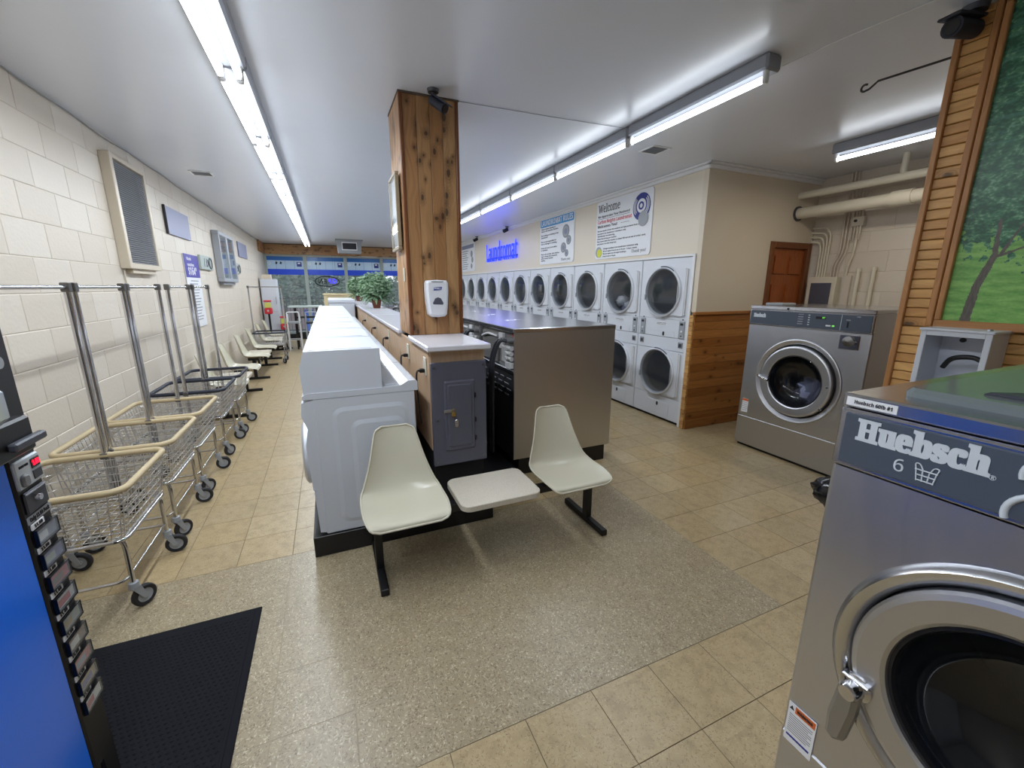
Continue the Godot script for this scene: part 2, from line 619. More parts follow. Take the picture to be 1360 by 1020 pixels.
# a strip of fluorescent tubes under the ceiling, lying along the depth of the room
func strip_light(x, d0, tubes: Array, label, group, wide := 0.13, cool := Color(0.93, 0.965, 1.0), power := LAMP):
	var l := 1.21
	var t = thing("fluorescent_strip", label, "ceiling light", P(x, H, d0 + l * 0.5), 0.0, group)
	var st = S()
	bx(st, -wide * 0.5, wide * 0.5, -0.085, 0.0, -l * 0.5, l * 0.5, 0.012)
	obj("housing", st, M.greyed_enamel, t)
	for tx in tubes:
		st = S()
		cyl(st, Vector3(tx, -0.125, -l * 0.5 + 0.03), Vector3(tx, -0.125, l * 0.5 - 0.03), 0.018, 0.018, 12)
		obj("tube", st, M.tube, t)
		for s in [-1.0, 1.0]:
			st = S()
			bx(st, tx - 0.018, tx + 0.018, -0.15, -0.08, s * (l * 0.5 - 0.035), s * (l * 0.5 - 0.012), 0.006)
			obj("lamp_socket", st, M.white_trim, t)
		var a := AreaLight3D.new()
		a.name = "lamp_light"
		a.area_size = Vector2(0.034, 1.12)
		a.light_energy = power; a.light_color = cool
		a.shadow_enabled = true
		a.area_range = 40.0
		a.position = Vector3(tx, -0.146, 0); a.rotation_degrees.x = -90
		t.add_child(a, true)
	return t

func make_lights():
	for i in range(-3, 9):  # strips overhead and behind the camera are unseen, added to light the near end
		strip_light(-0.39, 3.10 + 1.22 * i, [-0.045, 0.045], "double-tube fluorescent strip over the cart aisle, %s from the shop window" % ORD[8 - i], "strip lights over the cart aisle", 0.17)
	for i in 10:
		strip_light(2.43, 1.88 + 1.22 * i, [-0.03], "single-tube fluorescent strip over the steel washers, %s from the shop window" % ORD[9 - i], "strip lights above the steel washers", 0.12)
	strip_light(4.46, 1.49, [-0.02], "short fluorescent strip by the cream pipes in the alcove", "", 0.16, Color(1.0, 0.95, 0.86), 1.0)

# painted concrete blocks laid in running bond on a plane x = const; s = +1 faces right
func block_wall(root, x, s, d_a, d_b, y_a, y_b, part_a, part_b, jd):
	var ch := 0.2226
	var bl := 0.42
	var meshes := {}
	var rest = S()
	var top := 2.95
	for c in 14:
		var y1 := minf(top - ch * c, y_b)
		var y0 := maxf(top - ch * (c + 1), y_a)
		if y1 - y0 < 0.03: continue
		var o: float = jd + (0.21 if c % 2 == 0 else 0.0)
		var k0 := floori((d_a - o) / bl)
		var k := k0
		while o + k * bl < d_b:
			var a := maxf(o + k * bl, d_a) + 0.0015
			var b := minf(o + (k + 1) * bl, d_b) - 0.0015
			k += 1
			if b - a < 0.02: continue
			var mid := (a + b) * 0.5
			if mid > part_a and mid < part_b and y1 > 0.25:
				var key := "%.3f_%.3f" % [b - a, y1 - y0]
				if not meshes.has(key):
					var st = S()
					box(st, Vector3.ZERO, Vector3(0.05, y1 - y0 - 0.003, b - a), 0.004)
					meshes[key] = st.commit()
				var m = obj("block", meshes[key], [M.block, M.block2, M.block3][(k * 7 + c * 5) % 3], root)
				m.position = P(x - s * 0.025, (y0 + y1) * 0.5, mid)
			else:
				box(rest, P(x - s * 0.025, (y0 + y1) * 0.5, mid), Vector3(0.05, y1 - y0 - 0.003, b - a), 0.004)
	var r = obj("far_blocks", rest, M.block, root)
	r.set_meta("kind", "stuff")
	var st2 = S()
	bd(st2, minf(x - s * 0.2, x - s * 0.004), maxf(x - s * 0.2, x - s * 0.004), -0.05, H + 0.05, d_a, d_b)
	obj("mortar", st2, M.joint, root)

func make_shell():
	var w = struct("wall_left")
	block_wall(w, XL, 1.0, -2.5, 15.2, 0.0, H, 2.9, 8.0, 3.68)
	w = struct("wall_right")
	block_wall(w, 5.66, -1.0, -2.5, 3.6, 0.0, H, 1.3, 3.6, 3.34)
	var st = S()
	bd(st, XL - 0.3, 5.96, H, H + 0.2, -2.7, 15.5)
	struct_mesh("ceiling", st, M.ceiling)
	st = S()
	bd(st, XL - 0.3, 5.96, -0.05, H + 0.05, -2.7, -2.5)
	struct_mesh("wall_near", st, M.paint_rear)
	# the wall over and behind the dryers, the end wall with its wainscot
	var wd = struct("wall_dryers")
	st = S()
	bd(st, 3.80, 3.95, 2.012, H, 3.605, 15.2)
	bd(st, 4.62, 4.75, 0.0, 2.05, 3.605, 15.2)
	bd(st, 3.85, 4.75, 2.012, 2.06, 3.6, 15.2)
	obj("wall_panel", st, M.paint, wd)
	st = S()
	bd(st, 3.785, 3.80, 0.0, 2.03, 3.605, 3.645, 0.003)
	bd(st, 3.785, 3.80, 2.004, 2.03, 3.645, 15.1, 0.003)
	obj("white_edging", st, M.white_trim, wd)
	var we = struct("wall_end")
	st = S()
	bd(st, 3.80, 4.89, 1.39, H, 3.54, 3.605)
	bd(st, 5.64, 5.70, 0.0, H, 3.54, 3.605)
	bd(st, 4.89, 5.64, 2.2, H, 3.54, 3.605)
	bd(st, 3.82, 4.89, 0.0, 1.39, 3.56, 3.605)
	obj("painted_wall", st, M.paint_tan, we)
	# horizontal boards, each its own piece, on both faces of the corner
	var y := 0.0
	var i := 0
	while y < 1.355:
		var y1 := minf(y + 0.0985, 1.355)
		swap_uv = true
		uv_off = Vector2(rng.randf(), rng.randf() * 3.0)
		st = S()
		bd(st, 3.80, 4.885, y + 0.0015, y1 - 0.0015, 3.54, 3.562, 0.003)
		obj("board", st, M.brown[i % 3], we)
		y = y1; i += 1
	y = 0.0
	i = 0
	while y < 1.355:
		var y1 := minf(y + 0.049, 1.355)
		uv_off = Vector2(rng.randf(), rng.randf() * 3.0)
		st = S()
		bd(st, 3.778, 3.7995, y + 0.0015, y1 - 0.0015, 3.545, 3.603, 0.002)
		obj("edge_board", st, M.honey[i % 3], we)
		y = y1; i += 1
	uv_off = Vector2.ZERO
	st = S()
	bd(st, 3.775, 4.885, 1.356, 1.392, 3.518, 3.56, 0.006)
	obj("cap_rail", st, M.brown[0], we)
	st = S()
	bd(st, 3.795, 4.885, 0.0, 0.11, 3.525, 3.5405, 0.004)
	struct_mesh("baseboard_end", st, M.brown[1])
	swap_uv = false
	# crown moulding
	st = S()
	bd(st, 3.755, 3.80, H - 0.025, H, 3.49, 15.2, 0.006)
	bd(st, 3.778, 3.80, H - 0.065, H - 0.025, 3.51, 15.2, 0.006)
	struct_mesh("trim_1", st, M.white_trim)
	st = S()
	bd(st, 3.755, 5.66, H - 0.025, H, 3.49, 3.54, 0.006)
	bd(st, 3.778, 5.66, H - 0.065, H - 0.025, 3.515, 3.54, 0.006)
	struct_mesh("trim_2", st, M.white_trim)
	# six-panel door in the end wall
	var dr = struct("door_1")
	st = S()
	bd(st, 4.89, 4.96, 0.0, 2.2, 3.52, 3.6, 0.006)
	bd(st, 5.57, 5.64, 0.0, 2.2, 3.52, 3.6, 0.006)
	bd(st, 4.96, 5.57, 2.13, 2.2, 3.52, 3.6, 0.006)
	obj("door_frame", st, M.cherry, dr)
	st = S()
	bd(st, 4.95, 5.58, 0.01, 2.14, 3.565, 3.598)
	obj("door_leaf", st, M.door_wood, dr)
	for px in [5.02, 5.30]:
		for py in [[0.15, 0.85], [1.0, 1.70], [1.83, 2.04]]:
			st = S()
			prism(st, rrect(px, py[0], px + 0.21, py[1], 0.005, 1), -3.566, -3.545, Transform3D(), 0.02)
			obj("door_panel", st, M.door_wood, dr)
	st = S()
	lathe(st, [Vector2(0.0, 0.06), Vector2(0.02, 0.058), Vector2(0.028, 0.04), Vector2(0.012, 0.02), Vector2(0.012, 0.0)], 16, face_at(5.51, 1.0, -3.565))
	obj("door_knob", st, M.brass, dr)

func struct_mesh(called, st, m):
	var o = obj(called, st, m)
	o.set_meta("kind", "structure")
	return o

func seen(p: Vector3):
	var q := cam.transform.affine_inverse() * p
	if q.z > -0.2: return false
	return absf(q.x / -q.z) < 1.30 and absf(q.y / -q.z) < 0.99

func make_floor():
	var f = struct("floor")
	var st = S()
	bd(st, XL - 0.3, 5.96, -0.12, -0.0025, -2.7, 15.5)
	obj("subfloor", st, M.floor_joint, f)
	st = S()
	bd(st, XL, 2.095, -0.003, -0.0006, 1.171, 2.694)
	obj("grout_bed", st, M.grey_joint, f)
	var t := 0.305
	st = S()
	box(st, Vector3(0, -0.003, 0), Vector3(t - 0.0028, 0.006, t - 0.0028), 0.0008)
	var mesh = st.commit()
	var rest = S()
	var rest_grey = S()
	var count := 0
	var spots := []
	for j in range(-12, 47):
		for i in range(-8, 17):
			var x := 0.57 + t * (i + 0.5)
			var d := 1.17 + t * (j + 0.5)
			if x < XL - 0.1 or x > 5.7 or d > 15.3: continue
			var grey := d > 1.17 and d < 2.69 and x < 2.1
			var hid := (x > -0.1 and x < 2.3 and d > 2.9) or (x > 3.95 and d > 3.6) or (x < -0.85 and d < 1.2)
			spots.append([x, d, grey, seen(P(x, 0, d)) and not hid, i, j])
	for s in spots:
		var x: float = s[0]
		var d: float = s[1]
		if s[3] and count < 295:
			count += 1
			var o = obj("grey_tile" if s[2] else "tile", mesh, (M.vinyl if s[2] else M.tile)[posmod(s[4] * 5 + s[5] * 3 + s[4] * s[5], 4)], f)
			o.position = P(x, 0, d)
		else:
			var r = rest_grey if s[2] else rest
			quad(r, P(x - 0.1515, 0, d - 0.1515), P(x + 0.1515, 0, d - 0.1515), P(x + 0.1515, 0, d + 0.1515), P(x - 0.1515, 0, d + 0.1515), Vector3.UP)
	var o1 = obj("far_tiles", rest, M.tile[0], f)
	o1.set_meta("kind", "stuff")
	var o2 = obj("hidden_grey_tiles", rest_grey, M.vinyl[0], f)
	o2.set_meta("kind", "stuff")

func make_window_wall():
	var w = struct("wall_far")
	var st = S()
	bd(st, XL - 0.3, 4.75, 2.9, H + 0.05, 15.2, 15.4)
	bd(st, XL - 0.3, 4.75, -0.1, 0.16, 15.2, 15.4)
	obj("wall_core", st, M.paint, w)
	st = S()
	bd(st, XL, 3.8, 0.0, 0.18, 15.1, 15.2, 0.005)
	struct_mesh("baseboard_far", st, M.black)
	# pine header: boards across the front and back along the left wall
	var tr = struct("trim_3")
	for k in 4:
		swap_uv = true
		uv_off = Vector2(k * 0.21, k * 0.6)
		st = S()
		bd(st, XL + 0.05 + k * 1.35, XL + 0.05 + (k + 1) * 1.35 - 0.003, 2.64, H, 15.06, 15.2, 0.004)
		obj("board", st, M.pine[k % 3], tr)
	st = S()
	bd(st, XL, XL + 0.05, 2.64, H, 14.05, 15.2, 0.004)
	obj("return_board", st, M.pine[1], tr)
	st = S()
	bd(st, XL, 3.8, H - 0.022, H, 15.02, 15.06, 0.004)
	obj("dark_edging", st, M.bark, tr)
	swap_uv = false; uv_off = Vector2.ZERO
	var xs := [-1.664, -0.545, 0.65, 1.79, 2.93, 3.8]
	for i in 5:
		var a: float = xs[i]
		var b: float = xs[i + 1]
		var o = struct("window_%d" % (i + 1))
		st = S()
		bd(st, b - 0.05, b + 0.05, 0.16, 2.64, 15.2, 15.32, 0.005)
		bd(st, a, b, 2.58, 2.64, 15.22, 15.3, 0.004)
		bd(st, a, b, 0.16, 0.24, 15.22, 15.3, 0.004)
		if i == 0: bd(st, a - 0.02, a + 0.06, 0.16, 2.64, 15.2, 15.32, 0.005)
		obj("window_frame", st, M.sage_print, o)
		st = S()
		bd(st, a, b, 0.2, 2.62, 15.255, 15.261)
		obj("pane", st, M.glass, o)
		# printed film bands across the head of each pane
		var v = obj("film_band", band(a + 0.05, b - 0.05, 2.46, 2.58), M.band_dark, o)
		v.set_meta("label", "dark blue printed film along the top of the pane")
		obj("film_band", band(a + 0.05, b - 0.05, 2.20, 2.46), M.band_pale, o)
		obj("film_band", band(a + 0.05, b - 0.05, 2.03, 2.20), M.band_blue, o)
		for k in 3:
			st = S()
			bd(st, a + 0.05 + (b - a - 0.1) * (k + 1) / 4.0 - 0.004, a + 0.05 + (b - a - 0.1) * (k + 1) / 4.0 + 0.004, 2.20, 2.46, 15.236, 15.239)
			obj("film_seam", st, M.slate_print, o)
		st = S()
		bd(st, b - 0.24, b - 0.10, 2.28, 2.42, 15.234, 15.238)
		obj("film_emblem", st, M.blue_ink, o)
		st = S()
		bd(st, b - 0.21, b - 0.14, 2.36, 2.40, 15.230, 15.234)
		obj("film_mark", st, M.white_print, o)
		for q in [0.28, 0.40]:
			st = S()
			prism(st, PackedVector2Array([Vector2(a + q, 2.36), Vector2(a + q + 0.05, 2.34), Vector2(a + q + 0.07, 2.40), Vector2(a + q + 0.03, 2.43)]), -15.238, -15.234)
			obj("film_mark", st, M.ink, o)
		st = S()
		lathe(st, [Vector2(0.025, 0.0), Vector2(0.025, 0.004), Vector2(0.045, 0.004), Vector2(0.045, 0.0)], 16, face_at(a + 0.12, 2.37, -15.238))
		obj("film_mark", st, M.white_print, o)

func band(x0, x1, y0, y1):
	var st = S()
	bd(st, x0, x1, y0, y1, 15.240, 15.244)
	return st

func make_partition():
	# pine partition with a framed mural
	var w = struct("wall_partition")
	var st = S()
	bd(st, 2.962, 3.06, 0.0, H, -2.5, 1.30)
	obj("partition_core", st, M.honey[1], w)
	var y := 0.0
	var i := 0
	swap_uv = true
	while y < H - 0.001:
		var y1 := minf(y + 0.0502, H)
		var low := y1 < 1.47
		uv_off = Vector2(rng.randf(), rng.randf() * 3.0)
		st = S()
		bd(st, 2.94, 2.963, y + 0.0018, y1 - 0.0018, (-1.0 if low else 1.16), 1.28, 0.004)
		obj("plank", st, M.honey[(i * 5 + i / 3) % 3], w)
		y = y1; i += 1
	swap_uv = false
	uv_off = Vector2(0.2, 0.3)
	st = S()
	bd(st, 2.925, 3.065, 0.0, H, 1.278, 1.306, 0.004)
	obj("corner_board", st, M.trim_wood, w)
	uv_off = Vector2(0.45, 0.9)
	st = S()
	bd(st, 2.922, 2.941, 1.462, H, 1.149, 1.177, 0.004)
	obj("batten", st, M.trim_wood, w)
	uv_off = Vector2.ZERO
	var t = thing("mural", "large framed mural of a broad green tree on a lawn", "mural", P(2.93, 1.46, 0.27))
	t.rotation_degrees.y = -90
	# local: x to the right = towards the rear of the room, y up, z out of the wall
	st = S()
	swap_uv = true
	for a in [[-0.867, 0.867, 0.0, 0.04], [-0.867, 0.867, 1.445, 1.483]]:
		bx(st, a[0], a[1], a[2], a[3], 0.0, 0.028, 0.004)
	swap_uv = false
	for a in [[-0.867, -0.842], [0.842, 0.867]]:
		bx(st, a[0], a[1], 0.04, 1.445, 0.0, 0.028, 0.004)
	obj("mural_frame", st, M.trim_wood, t)
	st = SurfaceTool.new()
	st.begin(Mesh.PRIMITIVE_TRIANGLES)
	var q := [Vector3(-0.842, 0.04, 0.008), Vector3(0.842, 0.04, 0.008), Vector3(0.842, 1.445, 0.008), Vector3(-0.842, 1.445, 0.008)]
	var uv := [Vector2(0, 1), Vector2(1, 1), Vector2(1, 0), Vector2(0, 0)]
	for k in [0, 2, 1, 0, 3, 2]:
		st.set_normal(Vector3(0, 0, 1)); st.set_uv(uv[k]); st.add_vertex(q[k])
	M.mural.albedo_texture = mural_image()
	obj("mural_print", st, M.mural, t)
	st = S()
	bx(st, -0.85, 0.85, 0.02, 1.46, -0.009, 0.0)
	obj("mural_backing", st, M.bark, t)

# a tree with a leaning trunk, its crown filling the upper part, on a lawn
func mural_image():
	var w := 620
	var h := 520
	var im := Image.create(w, h, false, Image.FORMAT_RGB8)
	var n = noise(0.03, 5, 31)
	var n2 = noise(0.12, 3, 32)
	for y in h:
		for x in w:
			var v: float = n.get_noise_2d(x * 0.5, y * 2.4)
			var f: float = n2.get_noise_2d(x, y * 1.6)
			var c := c8(142, 194, 104).lerp(c8(96, 152, 72), clampf(0.4 + v * 0.9 + f * 0.3, 0, 1))
			if y < h * 0.60: c = c.lerp(c8(150, 190, 96), 0.15)
			# crown
			var edge: float = 0.775 + n.get_noise_2d(x * 1.2 + 90, y * 1.2) * 0.13 - 0.10 * absf(x / float(w) - 0.35)
			if y < h * edge:
				var g: float = n.get_noise_2d(x * 1.3, y * 1.5 + 300) + f * 0.7
				c = c8(36, 86, 64).lerp(c8(80, 140, 100), clampf(0.45 + g * 1.3, 0, 1))
				if f > 0.22 and g > 0.35: c = c.lerp(c8(160, 190, 168), 0.5)
				if y < h * 0.42 and v > 0.2: c = c.lerp(c8(84, 140, 128), 0.5)
			im.set_pixel(x, y, c)
	# trunk and boughs
	var segs := [[0.050, 0.999, 0.058, 0.88, 0.0115, 0.009], [0.058, 0.88, 0.080, 0.775, 0.009, 0.0075], [0.080, 0.785, 0.15, 0.745, 0.0055, 0.004], [0.080, 0.79, 0.075, 0.66, 0.006, 0.003], [0.15, 0.745, 0.22, 0.69, 0.004, 0.002], [0.09, 0.78, 0.12, 0.68, 0.004, 0.002],
		[0.60, 0.99, 0.60, 0.70, 0.02, 0.014], [0.60, 0.72, 0.52, 0.55, 0.010, 0.005], [0.60, 0.72, 0.70, 0.52, 0.010, 0.005]]
	for s in segs:
		for k in 260:
			var t := k / 259.0
			var cx: float = lerpf(s[0], s[2], t) * w
			var cy: float = lerpf(s[1], s[3], t) * h
			var rr: float = lerpf(s[4], s[5], t) * w
			for dx in range(-int(rr) - 1, int(rr) + 2):
				if absf(dx) > rr: continue
				var px := int(cx) + dx
				var py := int(cy)
				if px < 0 or py < 0 or px >= w or py >= h: continue
				var b: float = 0.5 + 0.5 * n2.get_noise_2d(px * 2.0, py * 0.5)
				im.set_pixel(px, py, c8(74, 70, 66).lerp(c8(112, 104, 96), b))
	return itex(im)

func make_alcove():
	var t = thing("water_pipe", "slim cream painted pipe running below the alcove ceiling", "pipe", P(5.30, 2.73, 2.0))
	var st = S()
	tube(st, [Vector3(0, 0, -1.545), Vector3(0, 0, 2.6)], 0.04, 16)
	obj("pipe_run", st, M.cream_pipe, t)
	st = S()
	tube(st, [Vector3(0, 0.03, -0.55), Vector3(0, 0.215, -0.55)], 0.028, 12)
	obj("hanger", st, M.cream_pipe, t)
	t = thing("drain_pipe", "thick cream painted pipe with a coupling on the alcove wall", "pipe", P(5.30, 2.53, 2.0))
	st = S()
	tube(st, [Vector3(0, 0, -1.545), Vector3(0, 0, 2.6)], 0.062, 20)
	obj("pipe_run", st, M.cream_pipe, t)
	st = S()
	tube(st, [Vector3(0, 0, -0.60), Vector3(0, 0, -0.43)], 0.074, 20)
	obj("coupling", st, M.cream_pipe, t)
	st = S()
	cyl(st, Vector3(0, 0, -1.545), Vector3(0, 0, -1.525), 0.085, 0.085, 20)
	obj("collar", st, M.dark_grey, t)
	# breaker panel with its conduits
	t = thing("breaker_panel", "cream breaker panel with a grey door on the alcove block wall", "electrical panel", P(5.66, 1.2, 3.30), -90)
	st = S()
	bx(st, -0.165, 0.165, 0.0, 0.59, 0.0, 0.10, 0.006)
	obj("enclosure", st, M.cream_pipe, t)
	st = S()
	bx(st, -0.115, 0.12, 0.06, 0.52, 0.10, 0.108, 0.004)
	obj("door", st, M.panel_grey, t)
	var ds := [3.41, 3.38, 3.35, 3.32]
	for i in 4:
		var c = tag(obj("conduit", S_tube(bend([P(5.63, 1.79, ds[i]), P(5.63, 2.36 - 0.055 * (3 - i), ds[i]), P(5.63, 2.38 - 0.055 * (3 - i), 3.54)], 0.11, 7), 0.012), M.cream_pipe), "bent cream conduit from the breaker panel into the end wall, %s from the door" % ORD[i], "conduit", "bent conduits above the breaker panel")
		c.name = c.name
	for i in 3:
		tag(obj("straight_conduit", S_tube(bend([P(5.63, 1.79, 3.25 - 0.035 * i), P(5.63, 1.93, 3.25 - 0.035 * i), P(5.63, 2.06, 3.19 - 0.035 * i), P(5.63, H, 3.19 - 0.035 * i)], 0.08, 6), 0.010), M.joint), "straight cream conduit from ceiling to breaker panel, %s from the door" % ORD[i], "conduit", "straight conduits above the breaker panel")
	for i in 4:
		tag(obj("ceiling_conduit", S_tube(bend([P(5.62, 2.2, 3.10 - 0.03 * i), P(5.62, 2.84 - 0.025 * i, 3.10 - 0.03 * i), P(5.62, 2.88 - 0.025 * i, 0.6)], 0.12, 6), 0.009), M.joint), "thin cream conduit turning along the wall, %s one down from the ceiling" % ORD[i], "conduit", "conduits along the top of the alcove wall")
	t = thing("junction_box", "small cream junction box with a black knob below the pipes", "junction box", P(5.66, 2.35, 3.04), -90)
	st = S()
	bx(st, -0.06, 0.06, 0.0, 0.10, 0.0, 0.06, 0.004)
	obj("box_body", st, M.cream_pipe, t)
	st = S()
	cyl(st, Vector3(-0.02, 0.055, 0.06), Vector3(-0.02, 0.055, 0.075), 0.016, 0.014, 14)
	obj("knob", st, M.black, t)
	st = S()
	tube(st, bend([Vector3(0.0, 0.0, 0.03), Vector3(0.0, -0.3, 0.03), Vector3(-0.04, -0.45, 0.03), Vector3(-0.04, -0.55, 0.03)], 0.12, 6), 0.012, 8)
	obj("conduit_drop", st, M.cream_pipe, t)
	for a in [[2.95, 1.88], [2.80, 1.89]]:
		t = thing("standpipe", "capped cream standpipe on the block wall, %s from the breaker panel" % ("first" if a[0] > 2.9 else "second"), "pipe", P(5.62, 0.0, a[0]), 0.0, "capped standpipes behind the machine")
		st = S()
		cyl(st, Vector3.ZERO, Vector3(0, a[1] - 0.03, 0), 0.021, 0.021, 14)
		obj("pipe_run", st, M.cream_pipe, t)
		st = S()
		cyl(st, Vector3(0, a[1] - 0.035, 0), Vector3(0, a[1], 0), 0.028, 0.024, 14)
		obj("cap", st, M.cream_pipe, t)
	t = thing("wall_raceway", "flat cream raceway beside the breaker panel", "raceway", P(5.66, 0.0, 3.05), -90)
	st = S()
	bx(st, -0.05, 0.03, 0.6, 1.8, 0.0, 0.035, 0.004)
	obj("cover", st, M.joint, t)

func S_tube(pts, r, n := 8):
	var st = S()
	tube(st, pts, r, n)
	return st

const ALONG := Basis(Vector3(0, 0, 1), Vector3(0, 1, 0), Vector3(-1, 0, 0))   # polygon (z, y) drawn out along x
const OUT_RIGHT := Basis(Vector3(0, 0, -1), Vector3(0, 1, 0), Vector3(1, 0, 0)) # polygon (-z, y) drawn out towards +x

func along(): return Transform3D(ALONG, Vector3.ZERO)
func out_right(x): return Transform3D(OUT_RIGHT, Vector3(x, 0, 0))
func V(x, y): return Vector2(x, y)

func make_washers():
	var pl = tag(obj("plinth", plinth_shape(), M.black), "long low black plinth under the row of white washers", "plinth")
	pl.name = pl.name
	var t = thing("white_washer", "white front-load washer at the end of the row, its bare side panel behind the bench", "washing machine", P(-0.18, 0.14, 2.955), -90, "white washers along the pine bulkhead")
	var st = S()
	bx(st, -0.343, 0.343, 0.0, 0.88, -0.64, -0.05, 0.006)
	obj("cabinet", st, M.white, t)
	st = S()
	prism(st, PackedVector2Array([V(-0.06, 0.012), V(-0.015, 0.02), V(-0.005, 0.30), V(-0.022, 0.302), V(-0.0, 0.31), V(0.012, 0.60), V(-0.008, 0.70), V(0.02, 0.78), V(0.012, 0.86), V(-0.06, 0.875)]), -0.341, 0.341, along())
	obj("front_shell", st, M.white, t)
	st = S()
	prism(st, rrect(0.14, 0.05, 0.60, 0.82, 0.07), 0.0, 0.006, out_right(0.342), 0.0055, 0.03)
	prism(st, rrect(0.24, 0.10, 0.57, 0.73, 0.06), 0.0, 0.006, out_right(0.347), 0.0055, 0.03)
	obj("side_panel", st, M.white, t)
	st = S()
	prism(st, PackedVector2Array([V(-0.66, 0.88), V(-0.66, 0.935), V(-0.645, 0.945), V(-0.60, 0.945), V(-0.55, 0.918), V(-0.50, 0.915), V(-0.02, 0.915), V(0.005, 0.90), V(0.005, 0.88)]), -0.345, 0.345, along())
	obj("top_panel", st, M.white, t)
	st = S()
	bx(st, -0.30, 0.30, 0.915, 0.925, -0.535, -0.46, 0.006)
	obj("rear_ridge", st, M.white, t)
	st = S()
	prism(st, PackedVector2Array([V(-0.445, 0.91), V(-0.445, 1.16), V(-0.025, 1.16), V(0.004, 1.06), V(-0.004, 0.91)]), -0.338, 0.338, along())
	obj("coin_box", st, M.white_matt, t)
	st = S()
	bx(st, -0.30, 0.30, 1.16, 1.163, -0.40, -0.05, 0.001)
	obj("coin_box_lid", st, M.white_matt, t)
	st = S()
	lathe(st, [V(0.21, 0.0), V(0.21, 0.03), V(0.19, 0.045), V(0.15, 0.04), V(0.14, 0.01)], 28, face_at(0, 0.44, 0.004))
	obj("door_ring", st, M.white, t)
	st = S()
	lathe(st, [V(0.14, 0.01), V(0.08, 0.03), V(0.0, 0.036)], 28, face_at(0, 0.44, 0.004))
	obj("door_glass", st, M.black_gloss, t)
	var fit = S()
	bx(fit, 0.10, 0.16, 0.1, 0.16, -0.70, -0.645, 0.004)
	obj("hose_valve", fit, M.cream, t)
	for k in range(1, 9):
		dup(t, P(-0.18, 0.14, 2.955 + 0.70 * k), -90, "white front-load washer with a slanted coin box, %s in its row from the bench" % ORD[k])
	# a taller white machine closes the row
	var b = thing("tall_washer", "taller white washer with a flat top at the far end of the row", "washing machine", P(0.02, 0.14, 9.75), -90)
	st = S()
	bx(st, -0.40, 0.40, 0.0, 1.20, -0.49, 0.0, 0.01)
	obj("cabinet", st, M.white, b)
	st = S()
	bx(st, -0.41, 0.41, 1.20, 1.265, -0.50, 0.01, 0.008)
	obj("top_panel", st, M.white_matt, b)
	dup(b, P(0.02, 0.14, 10.6), -90, "taller white washer nearest the pale boarded kiosk, at the row's end")

func plinth_shape():
	var st = S()
	bd(st, -0.21, 0.985, 0.0, 0.138, 2.60, 11.1, 0.004)
	bd(st, 0.98, 1.395, 0.0, 0.11, 2.74, 10.2, 0.004)
	return st

